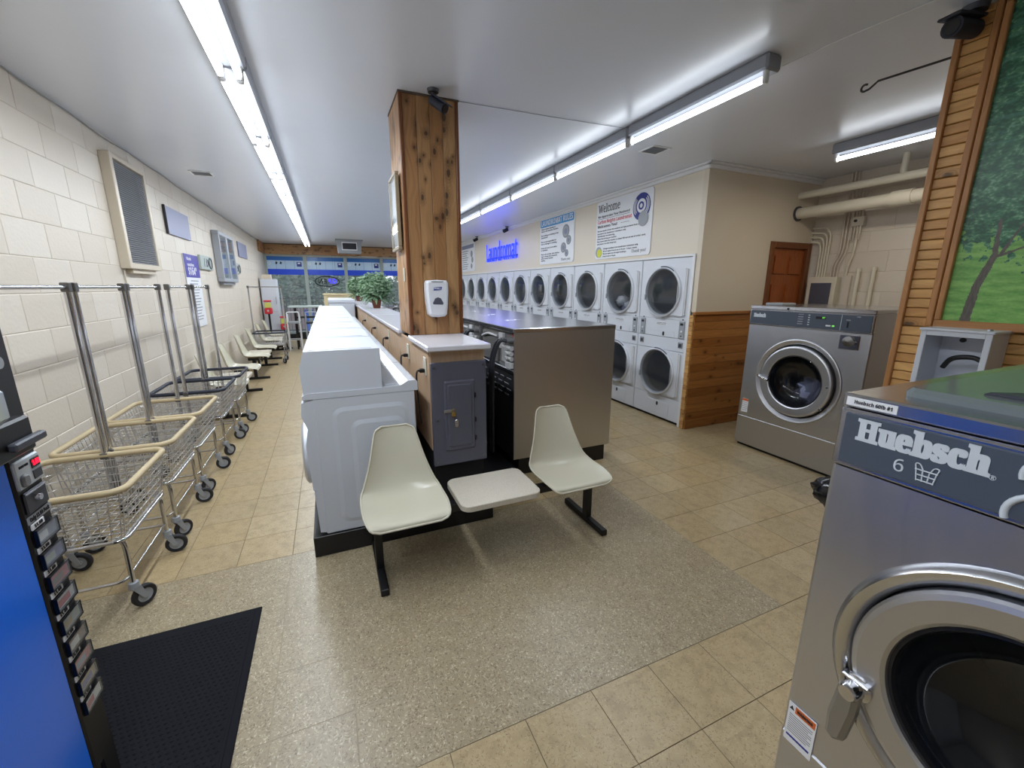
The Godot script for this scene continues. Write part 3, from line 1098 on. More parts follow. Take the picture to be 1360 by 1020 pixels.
func make_bulkhead():
	# boarded half wall behind the washers with a laminate top
	var t = thing("bulkhead", "long pine boarded service wall with a white laminate top, between washer rows", "half wall", P(0.75, 0.138, 2.62))
	var st = S()
	bx(st, -0.175, 0.175, 0.0, 1.12, -9.8, 0.0)
	obj("wall_core", st, M.black_matt, t)
	for k in 22:
		uv_off = V(rng.randf(), rng.randf() * 2.4)
		st = S()
		bx(st, -0.19, -0.174, 0.45, 1.13, -9.8 + k * 0.4455 + 0.0015, -9.8 + (k + 1) * 0.4455 - 0.0015, 0.002)
		obj("side_board", st, M.ply, t)
	uv_off = V(0.3, 1.1)
	st = S()
	bx(st, -0.185, 0.18, 1.035, 1.13, -0.002, 0.014, 0.003)
	obj("front_board", st, M.ply, t)
	uv_off = Vector2.ZERO
	st = S()
	bx(st, -0.215, 0.205, 1.13, 1.165, -0.585, 0.085, 0.006)
	obj("laminate_top", st, M.counter, t)
	var z := -1.06
	while z > -9.7:
		st = S()
		bx(st, -0.215, 0.205, 1.13, 1.165, maxf(z - 2.16, -9.82), z - 0.003, 0.006)
		obj("laminate_top", st, M.counter, t)
		z -= 2.163
	# grey metal panel on the near end
	var p = thing("fuse_box", "dark grey metal fuse box with a padlocked door at the bulkhead end", "electrical panel", P(0.745, 0.49, 2.60))
	st = S()
	bx(st, -0.185, 0.185, 0.0, 0.70, 0.0, 0.03, 0.004)
	obj("cover", st, M.panel_grey, p)
	st = S()
	prism(st, rrect(-0.105, 0.10, 0.10, 0.58, 0.012, 3), 0.03, 0.042, Transform3D(), 0.008)
	obj("door", st, M.panel_grey, p)
	st = S()
	prism(st, rrect(-0.085, 0.13, 0.078, 0.555, 0.01, 3), 0.042, 0.048, Transform3D(), 0.005)
	obj("door_panel", st, M.panel_grey, p)
	for y in [0.17, 0.30, 0.47]:
		st = S()
		cyl(st, Vector3(0.104, y - 0.015, 0.036), Vector3(0.104, y + 0.015, 0.036), 0.006, 0.006, 8)
		obj("hinge", st, M.black, p)
	for a in [[-0.165, 0.03], [0.165, 0.03], [-0.165, 0.67], [0.165, 0.67], [-0.15, 0.32]]:
		st = S()
		cyl(st, Vector3(a[0], a[1], 0.03), Vector3(a[0], a[1], 0.036), 0.007, 0.005, 10)
		obj("screw", st, M.steel_dark, p)
	st = S()
	bx(st, -0.115, -0.045, 0.372, 0.392, 0.046, 0.055, 0.002)
	obj("hasp", st, M.steel_smooth, p)
	st = S()
	bx(st, -0.065, -0.04, 0.345, 0.372, 0.05, 0.066, 0.003)
	tube(st, bend([Vector3(-0.06, 0.37, 0.058), Vector3(-0.06, 0.395, 0.058), Vector3(-0.045, 0.395, 0.058), Vector3(-0.045, 0.37, 0.058)], 0.007, 3), 0.0025, 6)
	obj("padlock", st, M.brass, p)
	st = S()
	prism(st, rrect(-0.043, 0.265, -0.018, 0.318, 0.011, 4), 0.048, 0.053, Transform3D(), 0.002)
	cyl(st, Vector3(-0.03, 0.29, 0.05), Vector3(-0.03, 0.29, 0.06), 0.006, 0.006, 10)
	obj("latch", st, M.steel_smooth, p)
	# sockets and plugs along the washer side
	var nth := 0
	for a in [[2.72, 1.14], [3.35, 1.15], [4.5, 1.16], [5.7, 1.16], [7.2, 1.15]]:
		var o = thing("wall_socket", "cream socket plate on the bulkhead boards, %s from the fuse box" % ORD[nth], "socket", P(0.559, a[1] - 0.05, a[0]), -90, "sockets along the bulkhead")
		st = S()
		bx(st, -0.038, 0.038, 0.0, 0.12, 0.0, 0.008, 0.003)
		obj("plate", st, M.cream, o)
		var c = thing("power_cord", "black power cord plugged in behind the washers, %s from the fuse box" % ORD[nth], "cord", P(0.55, a[1] - 0.02, a[0]), -90, "cords plugged in along the bulkhead")
		st = S()
		bx(st, -0.015, 0.015, -0.012, 0.014, 0.0, 0.035, 0.004)
		obj("plug", st, M.black, c)
		st = S()
		tube(st, bend([Vector3(0, 0.0, 0.03), Vector3(0.01, 0.005, 0.055), Vector3(0.03, -0.10, 0.06), Vector3(0.05, -0.35, 0.045)], 0.05, 5), 0.006, 8)
		obj("cable", st, M.black, c)
		nth += 1

func make_column():
	var t = thing("pine_column", "square ceiling column clad in knotty pine boards", "column", P(0.7625, 1.303, 3.435))
	var hh := H - 1.303
	var st = S()
	bx(st, -0.19, 0.19, 0.0, hh, -0.22, 0.22)
	obj("core", st, M.bark, t)
	# front boards (facing the camera side), four wide
	for k in 4:
		uv_off = V(0.15 * k + 0.02, 0.55 * k)
		st = S()
		bx(st, -0.185 + k * 0.0925 + 0.001, -0.185 + (k + 1) * 0.0925 - 0.001, 0.0, hh, 0.215, 0.2345, 0.003)
		obj("board", st, M.pine[[1, 0, 1, 2][k]], t)
	for k in 4:
		uv_off = V(0.13 * k + 0.3, 0.4 * k + 0.9)
		st = S()
		bx(st, -0.208, -0.189, 0.0, hh, -0.23 + k * 0.111 + 0.001, -0.23 + (k + 1) * 0.111 - 0.001, 0.003)
		obj("board", st, M.pine[[2, 0, 2, 0][k]], t)
		st = S()
		bx(st, 0.189, 0.208, 0.0, hh, -0.23 + k * 0.111 + 0.001, -0.23 + (k + 1) * 0.111 - 0.001, 0.003)
		obj("board", st, M.pine[[0, 2, 0, 1][k]], t)
	uv_off = V(0.1, 0.7)
	for x in [[-0.209, -0.183], [0.185, 0.209]]:
		st = S()
		bx(st, x[0], x[1], 0.0, hh, 0.216, 0.242, 0.005)
		obj("corner_strip", st, M.cherry, t)
	uv_off = Vector2.ZERO
	st = S()
	bx(st, -0.212, 0.212, hh - 0.012, hh - 0.001, -0.23, 0.246)
	obj("top_edging", st, M.bark, t)
	# hand sanitiser dispenser
	var s = thing("sanitizer_dispenser", "white wall dispenser of hand sanitizer on the pine column", "dispenser", P(0.755, 1.44, 3.195))
	st = S()
	prism(st, PackedVector2Array([V(-0.068, 0.02), V(-0.05, 0.004), V(0.0, 0.0), V(0.05, 0.004), V(0.068, 0.02), V(0.078, 0.10), V(0.084, 0.20), V(0.082, 0.25), V(0.07, 0.268), V(0.0, 0.272), V(-0.07, 0.268), V(-0.082, 0.25), V(-0.084, 0.20), V(-0.078, 0.10)]), 0.0, 0.085, Transform3D(), 0.016)
	obj("housing", st, M.dispenser_white, s)
	st = S()
	prism(st, PackedVector2Array([V(-0.036, 0.095), V(0.036, 0.092), V(0.040, 0.105), V(0.022, 0.138), V(0.0, 0.147), V(-0.022, 0.138), V(-0.040, 0.105)]), 0.085, 0.089, Transform3D(), 0.003)
	obj("sight_window", st, M.panel_grey, s)
	st = S()
	prism(st, PackedVector2Array([V(-0.032, 0.195), V(0.028, 0.200), V(0.032, 0.222), V(-0.028, 0.217)]), 0.085, 0.087)
	obj("brand_plate", st, M.blue_ink, s)
	text(s, "PURELL", 0.012, M.white_print, 0.0, 0.203, 0.0875, 0.050, M.bold, true)
	st = S()
	prism(st, PackedVector2Array([V(-0.05, 0.262), V(0.05, 0.262), V(0.038, 0.254), V(-0.038, 0.254)]), 0.084, 0.087)
	obj("lid_notch", st, M.grey, s)
	# picture and switch on the side of the column
	var f = thing("picture_frame", "small pale framed notice leaning out from the column's side", "picture", P(0.553, 1.93, 3.42), -90)
	f.rotation_degrees.x = 0
	st = S()
	for a in [[-0.155, 0.155, 0.0, 0.022], [-0.155, 0.155, 0.508, 0.53], [-0.155, -0.135, 0.022, 0.508], [0.135, 0.155, 0.022, 0.508]]:
		bx(st, a[0], a[1], a[2], a[3], 0.012, 0.04, 0.004)
	obj("frame", st, M.frame_bronze, f)
	st = S()
	bx(st, -0.135, 0.135, 0.025, 0.505, 0.014, 0.022)
	obj("print", st, M.white_print, f)
	st = S()
	bx(st, -0.13, 0.13, 0.03, 0.5, 0.034, 0.036)
	obj("glass", st, M.glass, f)
	st = S()
	bx(st, -0.10, 0.10, 0.20, 0.32, 0.0, 0.014)
	obj("mount", st, M.bark, f)
	var w = thing("switch_plate", "cream switch plate low on the column's side", "switch", P(0.553, 1.70, 3.30), -90)
	st = S()
	bx(st, -0.025, 0.025, 0.0, 0.10, 0.0, 0.008, 0.003)
	obj("plate", st, M.cream, w)

func make_steel_washers():
	var t = thing("steel_washer", "stainless washer closing the row, its plain side behind the moulded bench chair", "washing machine", P(2.43, 0.0, 3.61), 90, "stainless washers in the middle row")
	var st = S()
	bx(st, -0.43, 0.43, 0.0, 0.155, -0.98, -0.05, 0.004)
	obj("base", st, M.black, t)
	st = S()
	bx(st, -0.435, -0.425, 0.155, 1.29, -1.03, 0.0, 0.003)
	obj("side_panel", st, M.steel, t)
	st = S()
	bx(st, 0.425, 0.435, 0.155, 1.29, -1.03, 0.0, 0.003)
	obj("side_panel", st, M.steel, t)
	st = S()
	panel_hole(st, -0.425, 0.155, 0.425, 1.28, 0.0, 0.66, 0.24, -0.005)
	obj("front_panel", st, M.steel, t)
	st = S()
	bx(st, -0.425, 0.425, 0.155, 1.28, -0.995, -0.60)
	obj("inner_case", st, M.back_grey, t)
	st = S()
	bx(st, -0.438, 0.438, 1.285, 1.325, -1.035, 0.006, 0.006)
	obj("top_panel", st, M.steel_smooth, t)
	st = S()
	lathe(st, [V(0.32, 0.0), V(0.32, 0.03), V(0.29, 0.05), V(0.24, 0.045), V(0.235, 0.0), V(0.23, -0.3), V(0.0, -0.3)], 36, face_at(0, 0.66, 0))
	obj("door_ring", st, M.steel_smooth, t)
	st = S()
	lathe(st, [V(0.24, 0.01), V(0.12, 0.03), V(0.0, 0.035)], 36, face_at(0, 0.66, 0))
	obj("door_glass", st, M.dark_glass, t)
	st = S()
	bx(st, -0.42, 0.42, 1.09, 1.27, -0.004, 0.006, 0.003)
	obj("control_panel", st, M.console, t)
	# the back: ledge, dark louvred lower panel, valves, hoses
	st = S()
	bx(st, -0.425, 0.425, 0.935, 0.97, -1.04, -0.92, 0.006)
	obj("ledge", st, M.steel_smooth, t)
	st = S()
	bx(st, -0.425, 0.40, 0.155, 0.935, -1.02, -0.93)
	obj("lower_back", st, M.black_matt, t)
	for r in 4:
		for c in 5:
			st = S()
			bx(st, -0.36 + c * 0.15 + (r % 2) * 0.05, -0.26 + c * 0.15 + (r % 2) * 0.05, 0.86 - r * 0.05, 0.88 - r * 0.05, -1.026, -1.018, 0.004)
			obj("louvre", st, M.dark_grey, t)
	XF = Transform3D(Basis(), Vector3(0, 0, -0.065))
	st = S()
	bx(st, -0.02, 0.40, 0.98, 1.24, -0.945, -0.928, 0.004)
	obj("rear_hatch", st, M.back_grey, t)
	st = S()
	tube(st, bend([Vector3(-0.02, 1.22, -0.95), Vector3(0.20, 1.23, -0.96), Vector3(0.36, 1.19, -0.96)], 0.05, 4), 0.012, 8)
	obj("handle_rail", st, M.white_trim, t)
	st = S()
	bx(st, -0.16, -0.06, 1.12, 1.26, -0.955, -0.93, 0.003)
	obj("label_plate", st, M.white_print, t)
	st = S()
	for k in 3:
		cyl(st, Vector3(-0.40, 1.06 + 0.045 * k, -0.97), Vector3(-0.29, 1.06 + 0.045 * k, -0.97), 0.02, 0.02, 12)
		cyl(st, Vector3(-0.34, 1.06 + 0.045 * k, -1.0), Vector3(-0.34, 1.06 + 0.045 * k, -0.93), 0.014, 0.014, 10)
	bx(st, -0.29, -0.20, 1.02, 1.16, -0.985, -0.93, 0.006)
	obj("valve_block", st, M.white_trim, t)
	st = S()
	for k in 4: cyl(st, Vector3(-0.36 + 0.045 * k, 1.215, -1.0), Vector3(-0.36 + 0.045 * k, 1.215, -0.93), 0.016, 0.016, 10)
	obj("hose_tails", st, M.grey, t)
	st = S()
	bx(st, -0.40, -0.28, 0.975, 1.03, -0.985, -0.93, 0.004)
	obj("terminal_box", st, M.white_trim, t)
	st = S()
	bx(st, -0.39, -0.33, 1.245, 1.275, -0.935, -0.928)
	obj("warning_label", st, M.red_ink, t)
	XF = Transform3D()
	for k in 2:
		st = S()
		tube(st, bend([Vector3(-0.36 + 0.045 * k, 1.215, -1.06), Vector3(-0.33 + 0.05 * k, 1.225, -1.12), Vector3(-0.29 + 0.06 * k, 1.05, -1.165), Vector3(-0.28 + 0.06 * k, 0.2, -1.165)], 0.11, 7), 0.015, 10)
		obj("hose", st, M.dark_grey, t)
	for k in range(1, 8):
		dup(t, P(2.43, 0.0, 3.61 + 0.88 * k), 90, "stainless washer with hoses at its back, %s in its row from the bench" % ORD[k])

# white twin dryer, built facing +z
func make_dryers():
	var t = thing("twin_dryer", "white stacked twin dryer at the end of the row beside the wood wainscot", "dryer", P(3.80, 0.0, 4.055), -90, "white stacked dryers along the wall")
	var st = S()
	bx(st, -0.41, 0.41, 0.0, 0.035, -0.5, -0.03)
	obj("kick_base", st, M.black, t)
	st = S()
	bx(st, -0.411, -0.405, 0.035, 2.0, -0.6, -0.002)
	bx(st, 0.405, 0.411, 0.035, 2.0, -0.6, -0.002)
	bx(st, -0.41, 0.41, 1.99, 2.0, -0.6, -0.002)
	bx(st, -0.41, 0.41, 0.95, 0.96, -0.6, -0.02)
	obj("cabinet", st, M.dryer_white, t)
	# the front is made of separate panels with open joints
	for a in [[1.335, 1.995], [0.318, 0.905]]:
		st = S()
		panel_hole(st, -0.406, a[0] - (0.05 if a[0] > 1 else 0.0), 0.406, a[1], 0.0, (1.605 if a[0] > 1 else 0.62), 0.272, 0.0)
		obj("front_panel", st, M.dryer_white, t)
	st = S()
	bx(st, -0.406, 0.406, 0.908, 1.062, -0.01, 0.0, 0.003)
	obj("lint_panel", st, M.dryer_white, t)
	st = S()
	bx(st, -0.406, 0.406, 1.066, 1.282, -0.01, 0.0, 0.003)
	obj("control_panel", st, M.dryer_white, t)
	st = S()
	bx(st, -0.406, 0.406, 0.036, 0.315, -0.01, 0.0, 0.003)
	obj("lower_panel", st, M.dryer_white, t)
	st = S()
	bx(st, -0.16, 0.24, 0.07, 0.24, 0.0, 0.004, 0.002)
	obj("access_door", st, M.dryer_white, t)
	st = S()
	bx(st, -0.24, 0.23, 1.068, 1.135, 0.0, 0.004, 0.002)
	obj("coin_drawer", st, M.dryer_white, t)
	for a in [[0.05, 1.10], [0.04, 0.20]]:
		st = S()
		prism(st, rrect(a[0] - 0.014, a[1] - 0.02, a[0] + 0.014, a[1] + 0.03, 0.013, 4), 0.004, 0.010, Transform3D(), 0.002)
		obj("keyhole", st, M.black, t)
	for sx in [-1.0, 1.0]:
		var mx: float = 0.30 if sx > 0 else -0.37
		st = S()
		bx(st, mx, mx + 0.085, 1.072, 1.272, 0.0, 0.012, 0.003)
		var mm = obj("coin_meter", st, M.hub, t)
		st = S()
		bx(st, mx + 0.02, mx + 0.065, 1.225, 1.252, 0.012, 0.014)
		obj("display", st, M.black, mm)
		st = S()
		bx(st, mx + 0.035, mx + 0.062, 1.145, 1.165, 0.012, 0.020, 0.002)
		obj("coin_slot", st, M.white_print, mm)
		st = S()
		cyl(st, Vector3(mx + 0.045, 1.10, 0.012), Vector3(mx + 0.045, 1.10, 0.018), 0.008, 0.008, 10)
		obj("lock", st, M.dark_grey, mm)
		st = S()
		bx(st, mx + 0.005, mx + 0.075, 0.955, 1.025, 0.0, 0.008, 0.003)
		var cr = obj("coin_return", st, M.grey, t)
		st = S()
		bx(st, mx + 0.018, mx + 0.062, 0.968, 1.008, 0.008, 0.010)
		obj("return_flap", st, M.dark_grey, cr)
		st = S()
		cyl(st, Vector3(mx + 0.045, 1.292, 0.0), Vector3(mx + 0.045, 1.292, 0.008), 0.008, 0.006, 10)
		obj("call_lamp", st, M.black, t)
	st = S()
	bx(st, -0.10, 0.10, 1.205, 1.245, 0.0, 0.002)
	obj("instruction_label", st, M.white_print, t)
	text(t, "LOADING DRYER", 0.010, M.grey_ink, 0.0, 1.228, 0.003, 0.17, M.sans, true)
	text(t, "DO NOT OVERLOAD", 0.008, M.grey_ink, 0.0, 1.212, 0.003, 0.17, M.sans, true)
	for cy in [1.605, 0.62]:
		# drum, then the door: a ring joined to a flat hinge plate, and its glass
		st = S()
		lathe(st, [V(0.272, -0.002), V(0.262, -0.06), V(0.31, -0.07), V(0.31, -0.52), V(0.0, -0.52)], 36, face_at(0, cy, 0))
		obj("drum", st, M.dryer_drum, t)
		var po := PackedVector2Array()
		for k in 25:
			po.append(Vector2.from_angle(PI * 0.36 + (TAU - PI * 0.72) * k / 24.0) * 0.300)
		po.append(V(0.335, -0.272)); po.append(V(0.345, -0.255)); po.append(V(0.345, 0.255)); po.append(V(0.335, 0.272))
		var d = door_plate(t, po, cy)
		st = S()
		lathe(st, [V(0.302, 0.012), V(0.302, 0.034), V(0.297, 0.043), V(0.288, 0.046), V(0.284, 0.042)], 44, face_at(0, cy, 0))
		obj("rim", st, M.dryer_white, d)
		st = S()
		lathe(st, [V(0.285, 0.042), V(0.279, 0.047), V(0.272, 0.040), V(0.263, 0.012), V(0.258, -0.03)], 44, face_at(0, cy, 0))
		obj("gasket_ring", st, M.hub, d)
		st = S()
		lathe(st, [V(0.266, 0.022), V(0.18, 0.028), V(0.10, 0.031), V(0.0, 0.032)], 44, face_at(0, cy, 0))
		obj("door_glass", st, M.dryer_glass, d)
		st = S()
		bx(st, 0.348, 0.366, cy - 0.265, cy + 0.265, 0.0, 0.022, 0.005)
		obj("hinge", st, M.white_trim, d)
		st = S()
		var arc := []
		for k in 9:
			var w := 0.95 + 0.75 * k / 8.0
			arc.append(Vector3(cos(w) * 0.302, cy + sin(w) * 0.302, 0.044))
		tube(st, arc, 0.006, 6)
		obj("seal_arc", st, M.dark_grey, d)
		st = S()
		bx(st, -0.285, -0.262, cy - 0.10, cy - 0.03, 0.036, 0.058, 0.006)
		obj("pull", st, M.hub, d)
	for k in range(1, 12):
		dup(t, P(3.80, 0.0, 4.055 + 0.832 * k), -90, "white stacked twin dryer, %s from the wood wainscot" % ORD[k])
	# laundry inside the second dryer
	var l = thing("laundry_load", "white and blue laundry tumbled in a dryer drum", "laundry", P(3.93, 1.355, 4.887), -90)
	st = S()
	cloth(st, Vector3(-0.06, 0.12, 0.03), 0.09, 3)
	cloth(st, Vector3(0.05, 0.06, 0.02), 0.065, 4)
	obj("white_towel", st, M.white_matt, l)
	st = S()
	cloth(st, Vector3(0.03, 0.02, 0.0), 0.09, 6)
	cloth(st, Vector3(0.12, 0.08, 0.0), 0.05, 8)
	obj("blue_garment", st, M.slate_print, l)

func door_plate(t, po, cy):
	# flat plate with a round opening: a band between the outline and the opening
	var st = S()
	var n: int = po.size()
	var z0 := 0.008
	var z1 := 0.022
	for i in n:
		var a: Vector2 = po[i]
		var b: Vector2 = po[(i + 1) % n]
		var ia := a.normalized() * 0.286
		var ib := b.normalized() * 0.286
		quad(st, Vector3(a.x, a.y + cy, z1), Vector3(b.x, b.y + cy, z1), Vector3(ib.x, ib.y + cy, z1), Vector3(ia.x, ia.y + cy, z1), Vector3(0, 0, 1))
		var d := (b - a).normalized()
		var m := Vector3(d.y, -d.x, 0)
		if m.dot(Vector3(a.x, a.y, 0)) < 0: m = -m
		quad(st, Vector3(a.x, a.y + cy, z0), Vector3(b.x, b.y + cy, z0), Vector3(b.x, b.y + cy, z1), Vector3(a.x, a.y + cy, z1), m)
	return obj("door", st, M.dryer_white, t)

# a crumpled lump of cloth
func cloth(st, c: Vector3, r: float, sd: int, amp := 1.0):
	var n = noise(4.0 / r * 0.25, 3, sd)
	var g := []
	for i in 13:
		var row := []
		for k in 19:
			var th := PI * i / 12.0
			var ph := TAU * k / 18.0
			var d := Vector3(sin(th) * cos(ph), cos(th) * 0.75, sin(th) * sin(ph))
			var f: float = 1.0 + 0.55 * amp * n.get_noise_3d(d.x * r * 3.0, d.y * r * 3.0, d.z * r * 3.0) + 0.16 * amp * sin(ph * 5.0 + th * 4.0)
			row.append(c + d * r * f)
		row[18] = row[0]
		g.append(row)
	for i in 12:
		for k in 18:
			var a: Vector3 = g[i][k]
			var b: Vector3 = g[i][k + 1]
			var e: Vector3 = g[i + 1][k + 1]
			var f: Vector3 = g[i + 1][k]
			tri3(st, a, b, e, (a - c).normalized(), (b - c).normalized(), (e - c).normalized())
			tri3(st, a, e, f, (a - c).normalized(), (e - c).normalized(), (f - c).normalized())

# a hard-mount washer with a big round door, built facing +z, centred on x
func big_washer(called, label, at, w, hh, dep, dc, dy, rb, rd, rg, bead := false):
	var t = thing(called, label, "washing machine", at, -90)
	var hw: float = w * 0.5
	var st = S()
	bx(st, -hw + 0.02, hw - 0.02, 0.0, 0.03, -dep + 0.03, -0.03)
	obj("base", st, M.black, t)
	st = S()
	bx(st, -hw, -hw + 0.012, 0.03, hh - 0.03, -dep, -0.012, 0.004)
	bx(st, hw - 0.012, hw, 0.03, hh - 0.03, -dep, -0.012, 0.004)
	bx(st, -hw, hw, 0.03, hh - 0.03, -dep, -dep + 0.012, 0.004)
	obj("cabinet", st, M.steel, t)
	st = S()
	panel_hole(st, -hw + 0.012, hh * 0.225, hw - 0.012, hh - 0.195, dc, dy, rb - 0.03, 0.0, 64)
	# the folded edges of the front sheet
	for sx in [-1.0, 1.0]:
		var pts := []
		for k in 6:
			var a := PI * 0.5 * k / 5.0
			pts.append([Vector2(sx * (hw - 0.012 + 0.012 * sin(a)), -0.012 + 0.012 * cos(a)), Vector3(sx * sin(a), 0, cos(a))])
		for k in 5:
			var p: Vector2 = pts[k][0]
			var q: Vector2 = pts[k + 1][0]
			var y0: float = hh * 0.225
			var y1: float = hh - 0.195
			tri3(st, Vector3(p.x, y0, p.y), Vector3(q.x, y0, q.y), Vector3(q.x, y1, q.y), pts[k][1], pts[k + 1][1], pts[k + 1][1])
			tri3(st, Vector3(p.x, y0, p.y), Vector3(q.x, y1, q.y), Vector3(p.x, y1, p.y), pts[k][1], pts[k + 1][1], pts[k][1])
	obj("front_panel", st, M.steel, t)
	st = S()
	bx(st, -hw, hw, 0.03, hh * 0.225 - 0.004, -0.012, 0.002, 0.005)
	obj("kick_panel", st, M.steel, t)
	st = S()
	bx(st, -hw, hw, hh - 0.035, hh, -dep, 0.004, 0.005)
	obj("top_panel", st, M.steel_smooth, t)
	# console: steel surround with a dark printed strip
	st = S()
	bx(st, -hw, hw, hh - 0.192, hh - 0.038, -0.02, 0.006, 0.006)
	obj("console_frame", st, M.steel_smooth, t)
	st = S()
	bx(st, -hw + 0.016, hw - 0.016, hh - 0.180, hh - 0.048, 0.004, 0.010, 0.003)
	var con = obj("console", st, M.console, t)
	# door surround, drum, door, glass
	st = S()
	if bead: lathe(st, [V(rb, 0.0), V(rb - 0.005, 0.008), V(rb - 0.012, 0.010), V(rb - 0.020, 0.006), V(rb - 0.048, -0.004), V(rb - 0.052, -0.05)], 72, face_at(dc, dy, 0), 0.9)
	else: lathe(st, [V(rb, 0.0), V(rb - 0.004, 0.012), V(rb - 0.016, 0.022), V(rb - 0.034, 0.018), V(rb - 0.048, 0.004), V(rb - 0.05, -0.05)], 72, face_at(dc, dy, 0))
	obj("door_surround", st, M.door_steel if bead else M.steel_smooth, t)
	st = S()
	lathe(st, [V(rb - 0.045, -0.045), V(rd - 0.03, -0.045), V(rg + 0.03, -0.05)], 64, face_at(dc, dy, 0))
	obj("door_gasket", st, M.black, t)
	st = S()
	lathe(st, [V(rg + 0.03, -0.05), V(rg + 0.08, -0.09), V(rg + 0.08, -0.55), V(0.0, -0.55)], 56, face_at(dc, dy, 0))
	obj("drum", st, M.drum, t)
	st = S()
	lathe(st, [V(rd, -0.035), V(rd, 0.018), V(rd - 0.006, 0.027), V(rd - 0.018, 0.031), V(rg + 0.012, 0.026), V(rg + 0.004, 0.020), V(rg, 0.004), V(rg - 0.002, -0.03)], 72, face_at(dc, dy, 0), 0.93)
	var door = obj("door", st, M.door_steel, t)
	st = S()
	lathe(st, [V(rg, 0.0), V(rg - 0.012, 0.004), V(rg - 0.02, -0.02), V(rg - 0.05, -0.07), V(rg * 0.5, -0.11), V(0.0, -0.12)], 64, face_at(dc, dy, 0))
	obj("door_glass", st, M.dark_glass, door)
	st = S()
	lathe(st, [V(rg + 0.003, 0.012), V(rg - 0.006, 0.014), V(rg - 0.014, -0.01)], 64, face_at(dc, dy, 0))
	obj("glass_seal", st, M.black, door)
	return [t, con, door]

